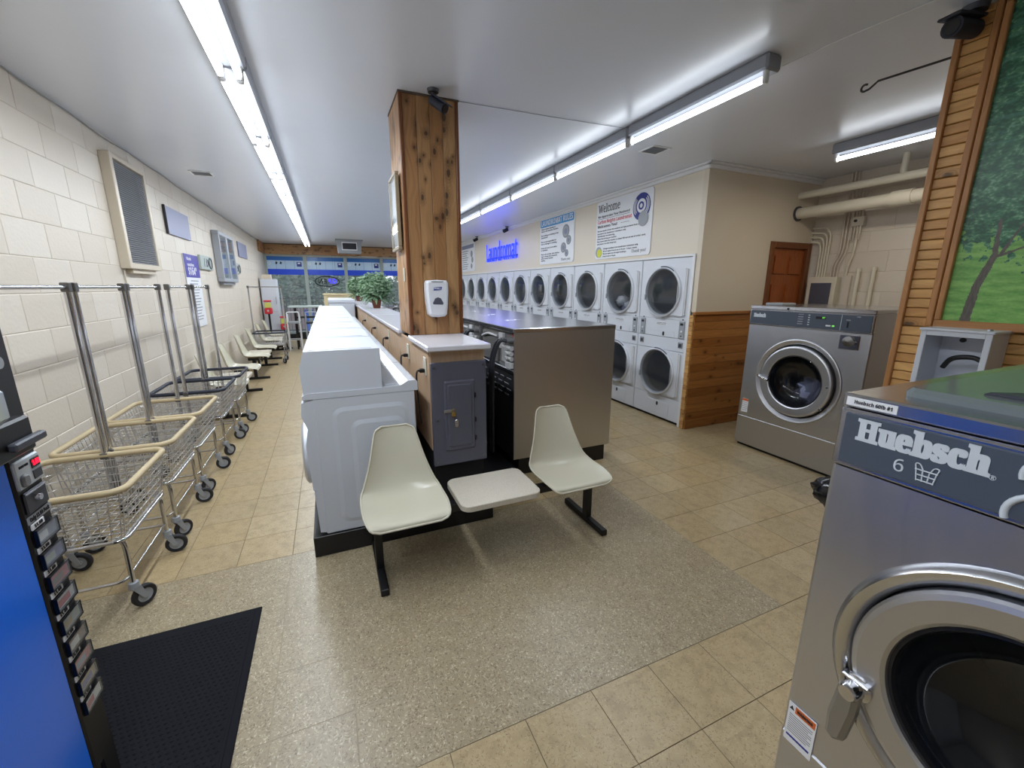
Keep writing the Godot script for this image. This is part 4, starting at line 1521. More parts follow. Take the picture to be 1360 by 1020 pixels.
func make_big_machines():
	# the far machine in the alcove
	var r = big_washer("large_washer", "large stainless front-load washer standing in the alcove below the breaker panel", P(3.97, 0.0, 2.445), 1.09, 1.49, 1.0, 0.0, 0.80, 0.40, 0.335, 0.245, true)
	var t = r[0]
	var con = r[1]
	var door = r[2]
	text(con, "Huebsch", 0.036, M.letter, -0.495, 1.375, 0.0105, 0.125, M.serif, false, "lettering", 0.0022)
	var st = S()
	bx(st, 0.10, 0.185, 1.393, 1.415, 0.009, 0.011)
	obj("display", st, M.black, con)
	text(con, "07", 0.013, M.led_green, 0.155, 1.399, 0.0115, 0.022, M.bold)
	for k in 5:
		text(con, ["HOT", "WARM", "COLD", "BRIGHTS", "DELICATES"][k], 0.008, M.letter, -0.055, 1.42 - 0.021 * k, 0.0105, 0.045)
		st = S()
		bx(st, 0.035, 0.05, 1.418 - 0.021 * k, 1.426 - 0.021 * k, 0.009, 0.011)
		obj("select_key", st, M.letter, con)
	st = S()
	bx(st, 0.19, 0.23, 1.335, 1.347, 0.009, 0.011, 0.001)
	obj("start_button", st, M.white_print, con)
	st = S()
	bx(st, 0.24, 0.26, 1.335, 1.347, 0.009, 0.011, 0.001)
	obj("start_button", st, M.led_green, con)
	st = S()
	bx(st, 0.305, 0.308, 1.312, 1.44, 0.009, 0.0105)
	obj("console_line", st, M.letter, con)
	st = S()
	bx(st, 0.352, 0.366, 1.335, 1.385, 0.009, 0.012, 0.002)
	obj("coin_slot", st, M.black, con)
	text(con, "PUSH", 0.008, M.letter, 0.36, 1.395, 0.0105, 0.03, null, true)
	text(con, "COINS", 0.008, M.letter, 0.43, 1.425, 0.0105, 0.03, null, true)
	st = S()
	cyl(st, Vector3(-0.16, 1.468, 0.003), Vector3(-0.16, 1.468, 0.007), 0.011, 0.011, 12)
	obj("lid_lock", st, M.black, t)
	st = S()
	bx(st, 0.315, 0.465, 1.155, 1.275, 0.0, 0.008, 0.004)
	var cb = obj("coin_box", st, M.chrome, t)
	st = S()
	lathe(st, [V(0.045, 0.008), V(0.042, 0.02), V(0.02, 0.026), V(0.0, 0.03)], 20, face_at(0.385, 1.225, 0))
	cyl(st, Vector3(0.425, 1.215, 0.008), Vector3(0.425, 1.215, 0.022), 0.018, 0.016, 14)
	obj("lock_cam", st, M.steel_dark, cb)
	st = S()
	bx(st, -0.505, -0.435, 0.375, 0.52, 0.001, 0.003)
	var wl = obj("warning_label", st, M.white_print, t)
	st = S()
	bx(st, -0.503, -0.437, 0.495, 0.518, 0.003, 0.004)
	obj("label_header", st, M.orange_ink, wl)
	for k in 5:
		st = S()
		bx(st, -0.498, -0.445, 0.475 - 0.02 * k, 0.479 - 0.02 * k, 0.003, 0.0036)
		obj("label_line", st, M.grey_ink, wl)
	st = S()
	tube(st, [Vector3(-0.345, 0.80, 0.03), Vector3(-0.30, 0.79, 0.055), Vector3(-0.23, 0.775, 0.05)], 0.016, 10)
	obj("door_handle", st, M.chrome, door)
	for a in [[0.30, 0.83], [0.27, 0.62]]:
		st = S()
		cyl(st, Vector3(a[0], a[1] - 0.02, 0.026), Vector3(a[0], a[1] - 0.02, 0.036), 0.013, 0.010, 12)
		obj("hinge_bolt", st, M.chrome, door)
	var l = thing("laundry_bundle", "grey laundry bundle at the bottom of a large washer drum", "laundry", P(4.22, 0.60, 2.43), -90)
	st = S()
	cloth(st, Vector3(0.03, 0.09, 0.0), 0.15, 12)
	obj("cloth_heap", st, M.slate_print, l)
	tag(obj("lid_tray", tray_shape(), M.grey), "small grey tray lying on top of the alcove washer", "tray")
	# the near machine
	r = big_washer("six_basket_washer", "stainless six-basket washer with dark console standing before the mural partition", P(1.2, 0.0, 0.175), 0.872, 1.40, 1.12, 0.0, 0.765, 0.355, 0.302, 0.225)
	t = r[0]; con = r[1]; door = r[2]
	text(con, "Huebsch", 0.052, M.letter, -0.387, 1.288, 0.0105, 0.232, M.serif, false, "lettering", 0.0031)
	text(con, "®", 0.010, M.letter, -0.152, 1.285, 0.0105)
	text(con, "6", 0.030, M.letter, -0.305, 1.241, 0.0105)
	st = S()
	for k in 4:
		var fx := -0.262 + 0.012 * k
		tube(st, [Vector3(fx, 1.262, 0.011), Vector3(-0.258 + 0.0095 * k, 1.236, 0.011)], 0.0016, 4)
	for k in 3: tube(st, [Vector3(-0.264 + 0.003 * k, 1.262 - 0.012 * k, 0.011), Vector3(-0.224 - 0.002 * k, 1.262 - 0.012 * k, 0.011)], 0.0018, 4)
	tube(st, bend([Vector3(-0.262, 1.262, 0.011), Vector3(-0.265, 1.276, 0.011), Vector3(-0.256, 1.276, 0.011), Vector3(-0.250, 1.264, 0.011)], 0.006, 3), 0.0016, 4)
	tube(st, bend([Vector3(-0.236, 1.264, 0.011), Vector3(-0.232, 1.275, 0.011), Vector3(-0.222, 1.275, 0.011), Vector3(-0.226, 1.262, 0.011)], 0.006, 3), 0.0016, 4)
	obj("basket_emblem", st, M.letter, con)
	for a in [[-0.075, 1.345, 0.035], [-0.075, 1.262, 0.045]]:
		st = S()
		var arc := []
		for k in 13:
			var wv := PI * 0.25 + PI * 0.85 * k / 12.0
			arc.append(Vector3(a[0] + cos(wv) * a[2], a[1] - 0.03 + sin(wv) * a[2], 0.0095))
		tube(st, arc, 0.0065, 6)
		obj("console_arc", st, M.letter, con)
	st = S()
	bx(st, -0.425, -0.320, 1.371, 1.392, 0.004, 0.0055)
	var nl = obj("name_strip", st, M.white_print, t)
	text(nl, "Huebsch 60lb #1", 0.009, M.ink, -0.408, 1.377, 0.0058, 0.078, M.bold)
	# lid of the soap box on the top
	st = S()
	prism(st, rrect(-0.36, 0.09, 0.40, 0.92, 0.03), 0.0, 0.022, Transform3D(Basis(Vector3.RIGHT, -PI / 2), Vector3(0, 1.40, 0.0)), 0.010)
	var lid = obj("soap_lid", st, M.grey_lid, t)
	st = S()
	prism(st, PackedVector2Array([V(-0.24, 0.16), V(0.10, 0.16), V(0.06, 0.235), V(-0.20, 0.235)]), 0.0, 0.008, Transform3D(Basis(Vector3.RIGHT, -PI / 2), Vector3(0, 1.422, 0.0)), 0.005)
	obj("lid_grip", st, M.dark_grey, lid)
	st = S()
	bx(st, -0.425, -0.345, 0.285, 0.425, 0.0025, 0.004)
	wl = obj("warning_label", st, M.white_print, t)
	st = S()
	bx(st, -0.405, -0.348, 0.398, 0.421, 0.004, 0.0046)
	obj("label_header", st, M.orange_ink, wl)
	text(wl, "WARNING", 0.009, M.ink, -0.400, 0.405, 0.005, 0.045, M.bold)
	st = S()
	prism(st, PackedVector2Array([V(-0.422, 0.402), V(-0.408, 0.402), V(-0.415, 0.416)]), 0.004, 0.0046)
	obj("hazard_triangle", st, M.ink, wl)
	for k in 9:
		st = S()
		bx(st, -0.419, -0.352 - (0.01 if k % 3 == 2 else 0.0), 0.384 - 0.0075 * k, 0.3865 - 0.0075 * k, 0.004, 0.0044)
		obj("label_line", st, M.grey_ink, wl)
	st = S()
	bx(st, -0.419, -0.352, 0.305, 0.312, 0.004, 0.0046)
	obj("label_bar", st, M.blue_ink, wl)
	# latch: chrome boss and grey lever
	st = S()
	lathe(st, [V(0.034, 0.0), V(0.034, 0.012), V(0.024, 0.02), V(0.022, 0.045), V(0.018, 0.052), V(0.0, 0.052)], 24, face_at(-0.268, 0.655, 0.026))
	bx(st, -0.300, -0.236, 0.672, 0.684, 0.026, 0.05, 0.004)
	obj("latch_boss", st, M.chrome, door)
	st = S()
	prism(st, PackedVector2Array([V(-0.292, 0.662), V(-0.245, 0.655), V(-0.246, 0.60), V(-0.258, 0.505), V(-0.280, 0.488), V(-0.300, 0.498), V(-0.303, 0.56)]), 0.048, 0.076, Transform3D(), 0.010)
	obj("latch_lever", st, M.lever, door)

func tray_shape():
	var st = S()
	bd(st, 4.05, 4.25, 1.49, 1.515, 2.72, 2.90, 0.006)
	return st

func key(ks: Array, v: float):
	# Catmull-Rom through [v, a, b ...] rows
	var i := 0
	while i < ks.size() - 2 and v > ks[i + 1][0]: i += 1
	var t: float = clampf((v - ks[i][0]) / (ks[i + 1][0] - ks[i][0]), 0.0, 1.0)
	var o := []
	for c in range(1, ks[0].size()):
		var p0: float = ks[maxi(i - 1, 0)][c]
		var p1: float = ks[i][c]
		var p2: float = ks[i + 1][c]
		var p3: float = ks[mini(i + 2, ks.size() - 1)][c]
		o.append(0.5 * (2.0 * p1 + (p2 - p0) * t + (2.0 * p0 - 5.0 * p1 + 4.0 * p2 - p3) * t * t + (3.0 * p1 - p0 - 3.0 * p2 + p3) * t * t * t))
	return o

func shell_mesh():
	# v, z, y, half width, lift of the rim towards the sitter
	var ks := [[0.0, 0.235, 0.400, 0.165, 0.0], [0.03, 0.232, 0.412, 0.200, 0.004], [0.08, 0.212, 0.424, 0.222, 0.012], [0.25, 0.11, 0.414, 0.236, 0.034], [0.42, -0.04, 0.404, 0.236, 0.046], [0.53, -0.135, 0.425, 0.226, 0.052], [0.62, -0.185, 0.49, 0.205, 0.054], [0.78, -0.222, 0.63, 0.160, 0.046], [0.92, -0.252, 0.76, 0.128, 0.034], [0.97, -0.262, 0.80, 0.112, 0.026], [1.0, -0.268, 0.818, 0.078, 0.016]]
	var nv := 34
	var nu := 16
	var g := []
	for j in nv + 1:
		var v := float(j) / nv
		var a = key(ks, v)
		var b = key(ks, minf(v + 0.01, 1.0))
		var c = key(ks, maxf(v - 0.01, 0.0))
		var tn := Vector2(b[0] - c[0], b[1] - c[1]).normalized()
		var nn := Vector2(tn.y, -tn.x)
		if nn.y < 0.0 and v < 0.5: nn = -nn
		if v >= 0.5 and nn.x < 0.0: nn = -nn
		var row := []
		for i in nu + 1:
			var u := 2.0 * i / nu - 1.0
			var lift: float = a[3] * pow(absf(u), 2.4)
			row.append(Vector3(u * a[2], a[1] + nn.y * lift, a[0] + nn.x * lift))
		g.append(row)
	var norm := []
	for j in nv + 1:
		var row := []
		for i in nu + 1:
			var du: Vector3 = g[j][mini(i + 1, nu)] - g[j][maxi(i - 1, 0)]
			var dv: Vector3 = g[mini(j + 1, nv)][i] - g[maxi(j - 1, 0)][i]
			var n := dv.cross(du).normalized()
			if n.dot(Vector3(0, 1, 0.8)) < 0.0: n = -n
			row.append(n)
		norm.append(row)
	var st = S()
	for s in [0.0, 1.0]:
		var off: float = -0.007 * s
		for j in nv:
			for i in nu:
				var q := []
				var m := []
				for e in [[0, 0], [0, 1], [1, 1], [1, 0]]:
					var n: Vector3 = norm[j + e[0]][i + e[1]]
					q.append(g[j + e[0]][i + e[1]] + n * off); m.append(n * (1.0 - 2.0 * s))
				tri3(st, q[0], q[1], q[2], m[0], m[1], m[2])
				tri3(st, q[0], q[2], q[3], m[0], m[2], m[3])
	var rim := []
	for i in range(0, nu): rim.append(g[0][i])
	for j in range(0, nv): rim.append(g[j][nu])
	for i in range(nu, 0, -1): rim.append(g[nv][i])
	for j in range(nv, 0, -1): rim.append(g[j][0])
	var r2 := []
	for p in rim: r2.append(p + Vector3(0, -0.003, 0))
	tube(st, r2, 0.0065, 6, true)
	return st.commit()

func bench(label, at, turn, shell, c0, c1, leg0, leg1, group = ""):
	var t = thing("seat_bench", label, "bench", at, turn, group)
	for x in [c0, c1]:
		var o = obj("seat_shell", shell, M.cream, t)
		o.position = Vector3(x, 0.0, 0.0)
		var st = S()
		bx(st, x - 0.11, x + 0.11, 0.355, 0.40, -0.09, 0.08, 0.005)
		obj("seat_bracket", st, M.black, t)
	var st = S()
	prism(st, rrect(-0.26, -0.20, 0.26, 0.20, 0.06, 6), 0.385, 0.42, Transform3D(Basis(Vector3.RIGHT, -PI / 2), Vector3.ZERO), 0.004)
	obj("table_top", st, M.laminate, t)
	st = S()
	bx(st, -0.10, 0.10, 0.355, 0.386, -0.10, 0.10, 0.004)
	obj("table_bracket", st, M.black, t)
	st = S()
	bx(st, leg0 - 0.02, leg1 + 0.02, 0.305, 0.357, -0.03, 0.025, 0.004)
	obj("beam", st, M.black, t)
	for x in [leg0, leg1]:
		st = S()
		bx(st, x - 0.022, x + 0.022, 0.04, 0.31, -0.03, 0.025, 0.003)
		var l = obj("leg", st, M.black, t)
		st = S()
		bx(st, x - 0.022, x + 0.022, 0.0, 0.042, -0.28, 0.22, 0.004)
		obj("foot", st, M.black, l)
	return t

func make_bench_and_carts():
	var shell = shell_mesh()
	bench("black-framed bench with two cream shell chairs and a speckled table, before the fuse box", P(0.87, 0.0, 2.30), 0.0, shell, -0.56, 0.54, -0.72, 0.73)
	bench("cream shell-chair bench by the left wall, right behind the navy-rimmed carts", P(-1.32, 0.0, 6.94), 90.0, shell, -0.58, 0.60, -0.75, 0.78)
	bench("cream shell-chair bench by the left wall, under the glazed cabinet", P(-1.32, 0.0, 9.40), 90.0, shell, -0.58, 0.60, -0.65, 0.80)
	bench("cream shell-chair bench by the left wall, next to the candy machines", P(-1.32, 0.0, 11.86), 90.0, shell, -0.58, 0.60, -0.75, 0.78)
	var a = cart("wire_cart", "chrome wire laundry cart with a tan rim, in the line along the block wall", M.beige_rubber, P(-1.29, 0.0, 2.77), "tan-rimmed laundry carts")
	a.rotation_degrees.y = 0.0
	a.set_meta("label", "chrome wire laundry cart with a tan rim, next to the vending machine")
	dup(a, P(-1.29, 0.0, 3.46), 0.0, "chrome wire laundry cart with a tan rim, between two tan-rimmed carts")
	dup(a, P(-1.29, 0.0, 4.14), 0.0, "chrome wire laundry cart with a tan rim, touching a navy-rimmed cart")
	var b = cart("wire_cart", "chrome wire laundry cart with a navy rim, in the line by the shell chairs", M.navy_rubber, P(-1.29, 0.0, 4.99), "navy-rimmed laundry carts")
	b.set_meta("label", "chrome wire laundry cart with a navy rim, touching a tan-rimmed cart")
	dup(b, P(-1.27, 0.0, 5.67), 0.0, "chrome wire laundry cart with a navy rim, right beside the shell chairs")
	dup(b, P(-1.22, 0.0, 10.6), 90.0, "chrome wire cart with a navy rim standing alone before the far chairs")

# one wire laundry cart: basket, rim, frame, legs, castors, two poles and a hanging bar
func cart(called, label, rim_mat, at, group):
	var t = thing(called, label, "laundry cart", at, 0.0, group)
	var loop := []
	for p in rrect(-0.29, -0.305, 0.29, 0.305, 0.07, 5): loop.append(Vector3(p.x, 0.685, p.y))
	var st = S()
	tube(st, loop, 0.017, 8, true)
	obj("rim", st, rim_mat, t)
	st = S()
	var hx := 0.285
	var hz := 0.30
	var bx0 := 0.245
	var bz0 := 0.275
	# upright wires down the sloping sides
	for k in 13:
		var f := -1.0 + 2.0 * k / 12.0
		for s in [-1.0, 1.0]:
			tube(st, [Vector3(f * hx * 0.96, 0.68, s * hz), Vector3(f * bx0 * 0.96, 0.43, s * bz0)], 0.0022, 4)
			tube(st, [Vector3(s * hx, 0.68, f * hz * 0.96), Vector3(s * bx0, 0.43, f * bz0 * 0.96)], 0.0022, 4)
	for k in 6:
		var q := 0.43 + 0.045 * k
		var m := (q - 0.43) / 0.25
		var x := lerpf(bx0, hx, m)
		var z := lerpf(bz0, hz, m)
		var ring := []
		for p in rrect(-x, -z, x, z, 0.05, 3): ring.append(Vector3(p.x, q, p.y))
		tube(st, ring, 0.0028, 4, true)
	obj("basket_sides", st, M.wire, t)
	st = S()
	for k in 13:
		var f := -1.0 + 2.0 * k / 12.0
		tube(st, [Vector3(f * bx0, 0.425, -bz0), Vector3(f * bx0, 0.425, bz0)], 0.0025, 4)
		tube(st, [Vector3(-bx0, 0.430, f * bz0), Vector3(bx0, 0.430, f * bz0)], 0.0025, 4)
	obj("basket_floor", st, M.wire, t)
	st = S()
	var fr := []
	for p in rrect(-0.25, -0.28, 0.25, 0.28, 0.05, 4): fr.append(Vector3(p.x, 0.41, p.y))
	tube(st, fr, 0.010, 8, true)
	obj("frame", st, M.chrome, t)
	for sx in [-1.0, 1.0]:
		for sz in [-1.0, 1.0]:
			st = S()
			tube(st, bend([Vector3(sx * 0.19, 0.405, sz * 0.255), Vector3(sx * 0.232, 0.405, sz * 0.255), Vector3(sx * 0.232, 0.155, sz * 0.258)], 0.06, 6), 0.0115, 8)
			obj("leg", st, M.chrome, t)
			# castor: collar, fork, wheel
			st = S()
			cyl(st, Vector3(sx * 0.232, 0.128, sz * 0.258), Vector3(sx * 0.232, 0.158, sz * 0.258), 0.024, 0.022, 14)
			var c = obj("castor", st, M.hub, t)
			var w := Vector3(sx * 0.232, 0.056, sz * 0.258 + 0.025)
			var yaw: float = 0.4 + 0.35 * sz + 0.12 * sx
			XF = Transform3D(Basis(Vector3.UP, yaw), Vector3(sx * 0.232, 0.0, sz * 0.258))
			st = S()
			for s in [-1.0, 1.0]:
				prism(st, PackedVector2Array([V(-0.02, 0.13), V(0.02, 0.13), V(0.045, 0.05), V(0.025, 0.045)]), s * 0.018 - 0.002, s * 0.018 + 0.002)
			bx(st, -0.02, 0.022, 0.122, 0.132, -0.02, 0.02, 0.002)
			obj("fork", st, M.hub, c)
			st = S()
			lathe(st, [V(0.036, -0.013), V(0.052, -0.014), V(0.057, -0.009), V(0.058, 0.0), V(0.057, 0.009), V(0.052, 0.014), V(0.036, 0.013)], 26, face_at(0.034, 0.058, 0.0))
			obj("tyre", st, M.tyre, c)
			st = S()
			lathe(st, [V(0.0, -0.014), V(0.012, -0.014), V(0.014, -0.009), V(0.034, -0.010), V(0.038, -0.013), V(0.038, 0.013), V(0.034, 0.010), V(0.014, 0.009), V(0.012, 0.014), V(0.0, 0.014)], 22, face_at(0.034, 0.058, 0.0))
			obj("wheel_hub", st, M.hub, c)
			XF = Transform3D()
	st = S()
	for sz in [-1.0, 1.0]:
		tube(st, bend([Vector3(-0.232, 0.20, sz * 0.258), Vector3(-0.2, 0.185, sz * 0.285), Vector3(0.2, 0.185, sz * 0.285), Vector3(0.232, 0.20, sz * 0.258)], 0.03, 3), 0.008, 8)
	tube(st, [Vector3(0.232, 0.21, -0.25), Vector3(0.232, 0.21, 0.25)], 0.006, 8)
	tube(st, [Vector3(-0.232, 0.21, -0.25), Vector3(-0.232, 0.21, 0.25)], 0.006, 8)
	obj("lower_rails", st, M.chrome, t)
	for sz in [-1.0, 1.0]:
		st = S()
		tube(st, [Vector3(0, 0.41, sz * 0.312), Vector3(0, 1.675, sz * 0.312)], 0.0155, 12)
		var p = obj("pole", st, M.chrome, t)
		st = S()
		bx(st, -0.02, 0.02, 0.665, 0.70, sz * 0.312 - 0.022, sz * 0.312 + 0.022, 0.004)
		obj("clip", st, M.steel_dark, p)
		st = S()
		bx(st, -0.019, 0.019, 1.63, 1.68, sz * 0.312 - 0.019, sz * 0.312 + 0.019, 0.004)
		obj("cap", st, M.steel_dark, p)
	st = S()
	tube(st, [Vector3(0, 1.655, -0.312), Vector3(0, 1.655, 0.312)], 0.011, 10)
	obj("hanging_bar", st, M.chrome, t)
	return t

# a flat sheet hung on the left wall: depth d0..d1, height y0..y1; returns the thing, local x runs with depth
func left_sheet(called, label, category, d0, d1, y0, y1, m, thick := 0.012):
	var t = thing(called, label, category, P(XL + 0.004, y0, (d0 + d1) * 0.5), 90)
	var st = S()
	bx(st, -(d1 - d0) * 0.5, (d1 - d0) * 0.5, 0.0, y1 - y0, 0.0, thick, 0.002)
	obj("sheet", st, m, t)
	return t

func make_left_wall_things():
	var t = thing("wall_heater", "tall beige louvred heater cabinet high on the block wall", "heater", P(XL, 1.818, 5.315), 90)
	var st = S()
	bx(st, -0.395, -0.335, 0.0, 0.962, 0.0, 0.075, 0.004)
	bx(st, 0.345, 0.395, 0.0, 0.962, 0.0, 0.075, 0.004)
	bx(st, -0.34, 0.35, 0.0, 0.05, 0.0, 0.075, 0.004)
	bx(st, -0.34, 0.35, 0.925, 0.962, 0.0, 0.075, 0.004)
	obj("cabinet", st, M.tan_metal, t)
	st = S()
	bx(st, -0.34, 0.35, 0.04, 0.93, 0.0, 0.02)
	obj("inner_back", st, M.dark_grey, t)
	var slat = S()
	XF = Transform3D(Basis(Vector3.RIGHT, 0.55), Vector3.ZERO)
	bx(slat, -0.337, 0.347, -0.0045, 0.0045, -0.012, 0.014)
	XF = Transform3D()
	var sm = slat.commit()
	for k in 46:
		var o = obj("louvre", sm, M.grey, t)
		o.position = Vector3(0, 0.062 + 0.0188 * k, 0.05)
	st = S()
	bx(st, -0.28, 0.30, -0.04, 0.0, 0.0, 0.05, 0.003)
	obj("lower_lip", st, M.tan_metal, t)
	# wall prints
	t = left_sheet("notice_board", "grey-violet notice sheet high on the wall after the heater", "notice", 6.35, 7.28, 2.27, 2.585, M.slate_print, 0.02)
	st = S()
	bx(st, -0.468, -0.455, -0.004, 0.319, 0.0, 0.026, 0.002)
	obj("edge_strip", st, M.ink, t)
	t = left_sheet("price_poster", "tall white and violet price poster behind the cart poles", "poster", 6.81, 7.47, 1.115, 2.08, M.white_print, 0.010)
	st = S()
	bx(st, -0.33, 0.33, 0.665, 0.965, 0.010, 0.013)
	var hd = obj("poster_header", st, M.violet_print, t)
	text(hd, "Wash", 0.04, M.white_print, -0.22, 0.885, 0.014, 0.2, M.bold)
	text(hd, "vacation", 0.04, M.white_print, -0.22, 0.81, 0.014, 0.3, M.bold)
	text(hd, "$164", 0.105, M.white_print, -0.22, 0.69, 0.014, 0.32, M.bold)
	text(hd, "0", 0.05, M.white_print, 0.12, 0.75, 0.014, 0.05, M.bold)
	for k in 14:
		st = S()
		bx(st, -0.22 + (0.06 if k % 4 == 0 else 0.0), 0.2 - 0.05 * (k % 3), 0.615 - 0.04 * k, 0.625 - 0.04 * k, 0.010, 0.012)
		obj("print_line", st, M.grey_ink, t)
	t = left_sheet("wall_plaque", "pale green plaque with a dark loop motif, beside the price poster", "sign", 7.55, 8.25, 1.91, 2.11, M.sage_print, 0.03)
	loop_motif(t, 0.08, 0.10)
	t = left_sheet("wall_plaque", "pale green plaque with a dark loop motif, past the glazed cabinet", "sign", 10.03, 10.7, 1.92, 2.13, M.sage_print, 0.03)
	loop_motif(t, 0.08, 0.10)
	left_sheet("notice_board", "grey-violet notice sheet high on the wall after the glazed cabinet", "notice", 10.85, 11.9, 2.29, 2.6, M.slate_print, 0.02)
	t = thing("glazed_cabinet", "shallow grey cabinet with two glass doors on the left wall", "cabinet", P(XL + 0.006, 1.74, 9.22), 90)
	st = S()
	for a in [[-0.62, 0.62, 0.0, 0.06], [-0.62, 0.62, 0.77, 0.83], [-0.62, -0.56, 0.06, 0.77], [0.56, 0.62, 0.06, 0.77], [-0.05, 0.05, 0.06, 0.77]]:
		bx(st, a[0], a[1], a[2], a[3], 0.0, 0.10, 0.004)
	obj("case", st, M.hub, t)
	st = S()
	bx(st, -0.56, 0.56, 0.06, 0.77, 0.0, 0.03)
	obj("back_sheet", st, M.slate_print, t)
	for s in [[-0.56, -0.05], [0.05, 0.56]]:
		st = S()
		bx(st, s[0], s[1], 0.06, 0.77, 0.085, 0.09)
		obj("door_glass", st, M.glass, t)
	st = S()
	bx(st, 0.12, 0.5, 0.12, 0.32, 0.03, 0.035)
	obj("blue_notice", st, M.blue_ink, t)
	st = S()
	bx(st, -0.5, 0.5, -0.05, 0.0, 0.0, 0.06, 0.004)
	obj("lower_ledge", st, M.hub, t)
	# a loose cable under the ceiling line
	var pts := []
	for k in 60:
		var d := 2.6 + 0.2 * k
		pts.append(P(XL + 0.014, H - 0.022 - 0.012 * sin(k * 0.9) * sin(k * 0.37), d))
	tag(obj("wall_cable", S_tube(pts, 0.005, 5), M.grey), "thin grey cable tacked along the top of the block wall", "cable")
	tag(obj("conduit_drop", S_tube([P(XL + 0.012, 1.30, 4.95), P(XL + 0.012, 1.80, 4.95)], 0.007, 6), M.tan_metal), "short beige conduit dropping from the wall heater", "conduit")

func loop_motif(t, x, y):
	var st = S()
	for a in [[0.17, 0.055, 0.085, 0.012], [-0.02, 0.03, 0.055, 0.007]]:
		var ring := []
		for k in 25:
			var w := TAU * k / 24.0
			ring.append(Vector3(x + a[0] - 0.05 + cos(w) * a[1] * 1.6, y + sin(w) * a[2] * 0.9, 0.031))
		ring.pop_back()
		tube(st, ring, a[3], 6, true)
	obj("loop_motif", st, M.dark_grey, t)
	st = S()
	tube(st, [Vector3(x - 0.25, y - 0.06, 0.031), Vector3(x - 0.22, y + 0.06, 0.031)], 0.008, 6)
	tube(st, [Vector3(x - 0.13, y - 0.06, 0.031), Vector3(x - 0.10, y + 0.06, 0.031)], 0.008, 6)
	obj("stroke", st, M.grey, t)

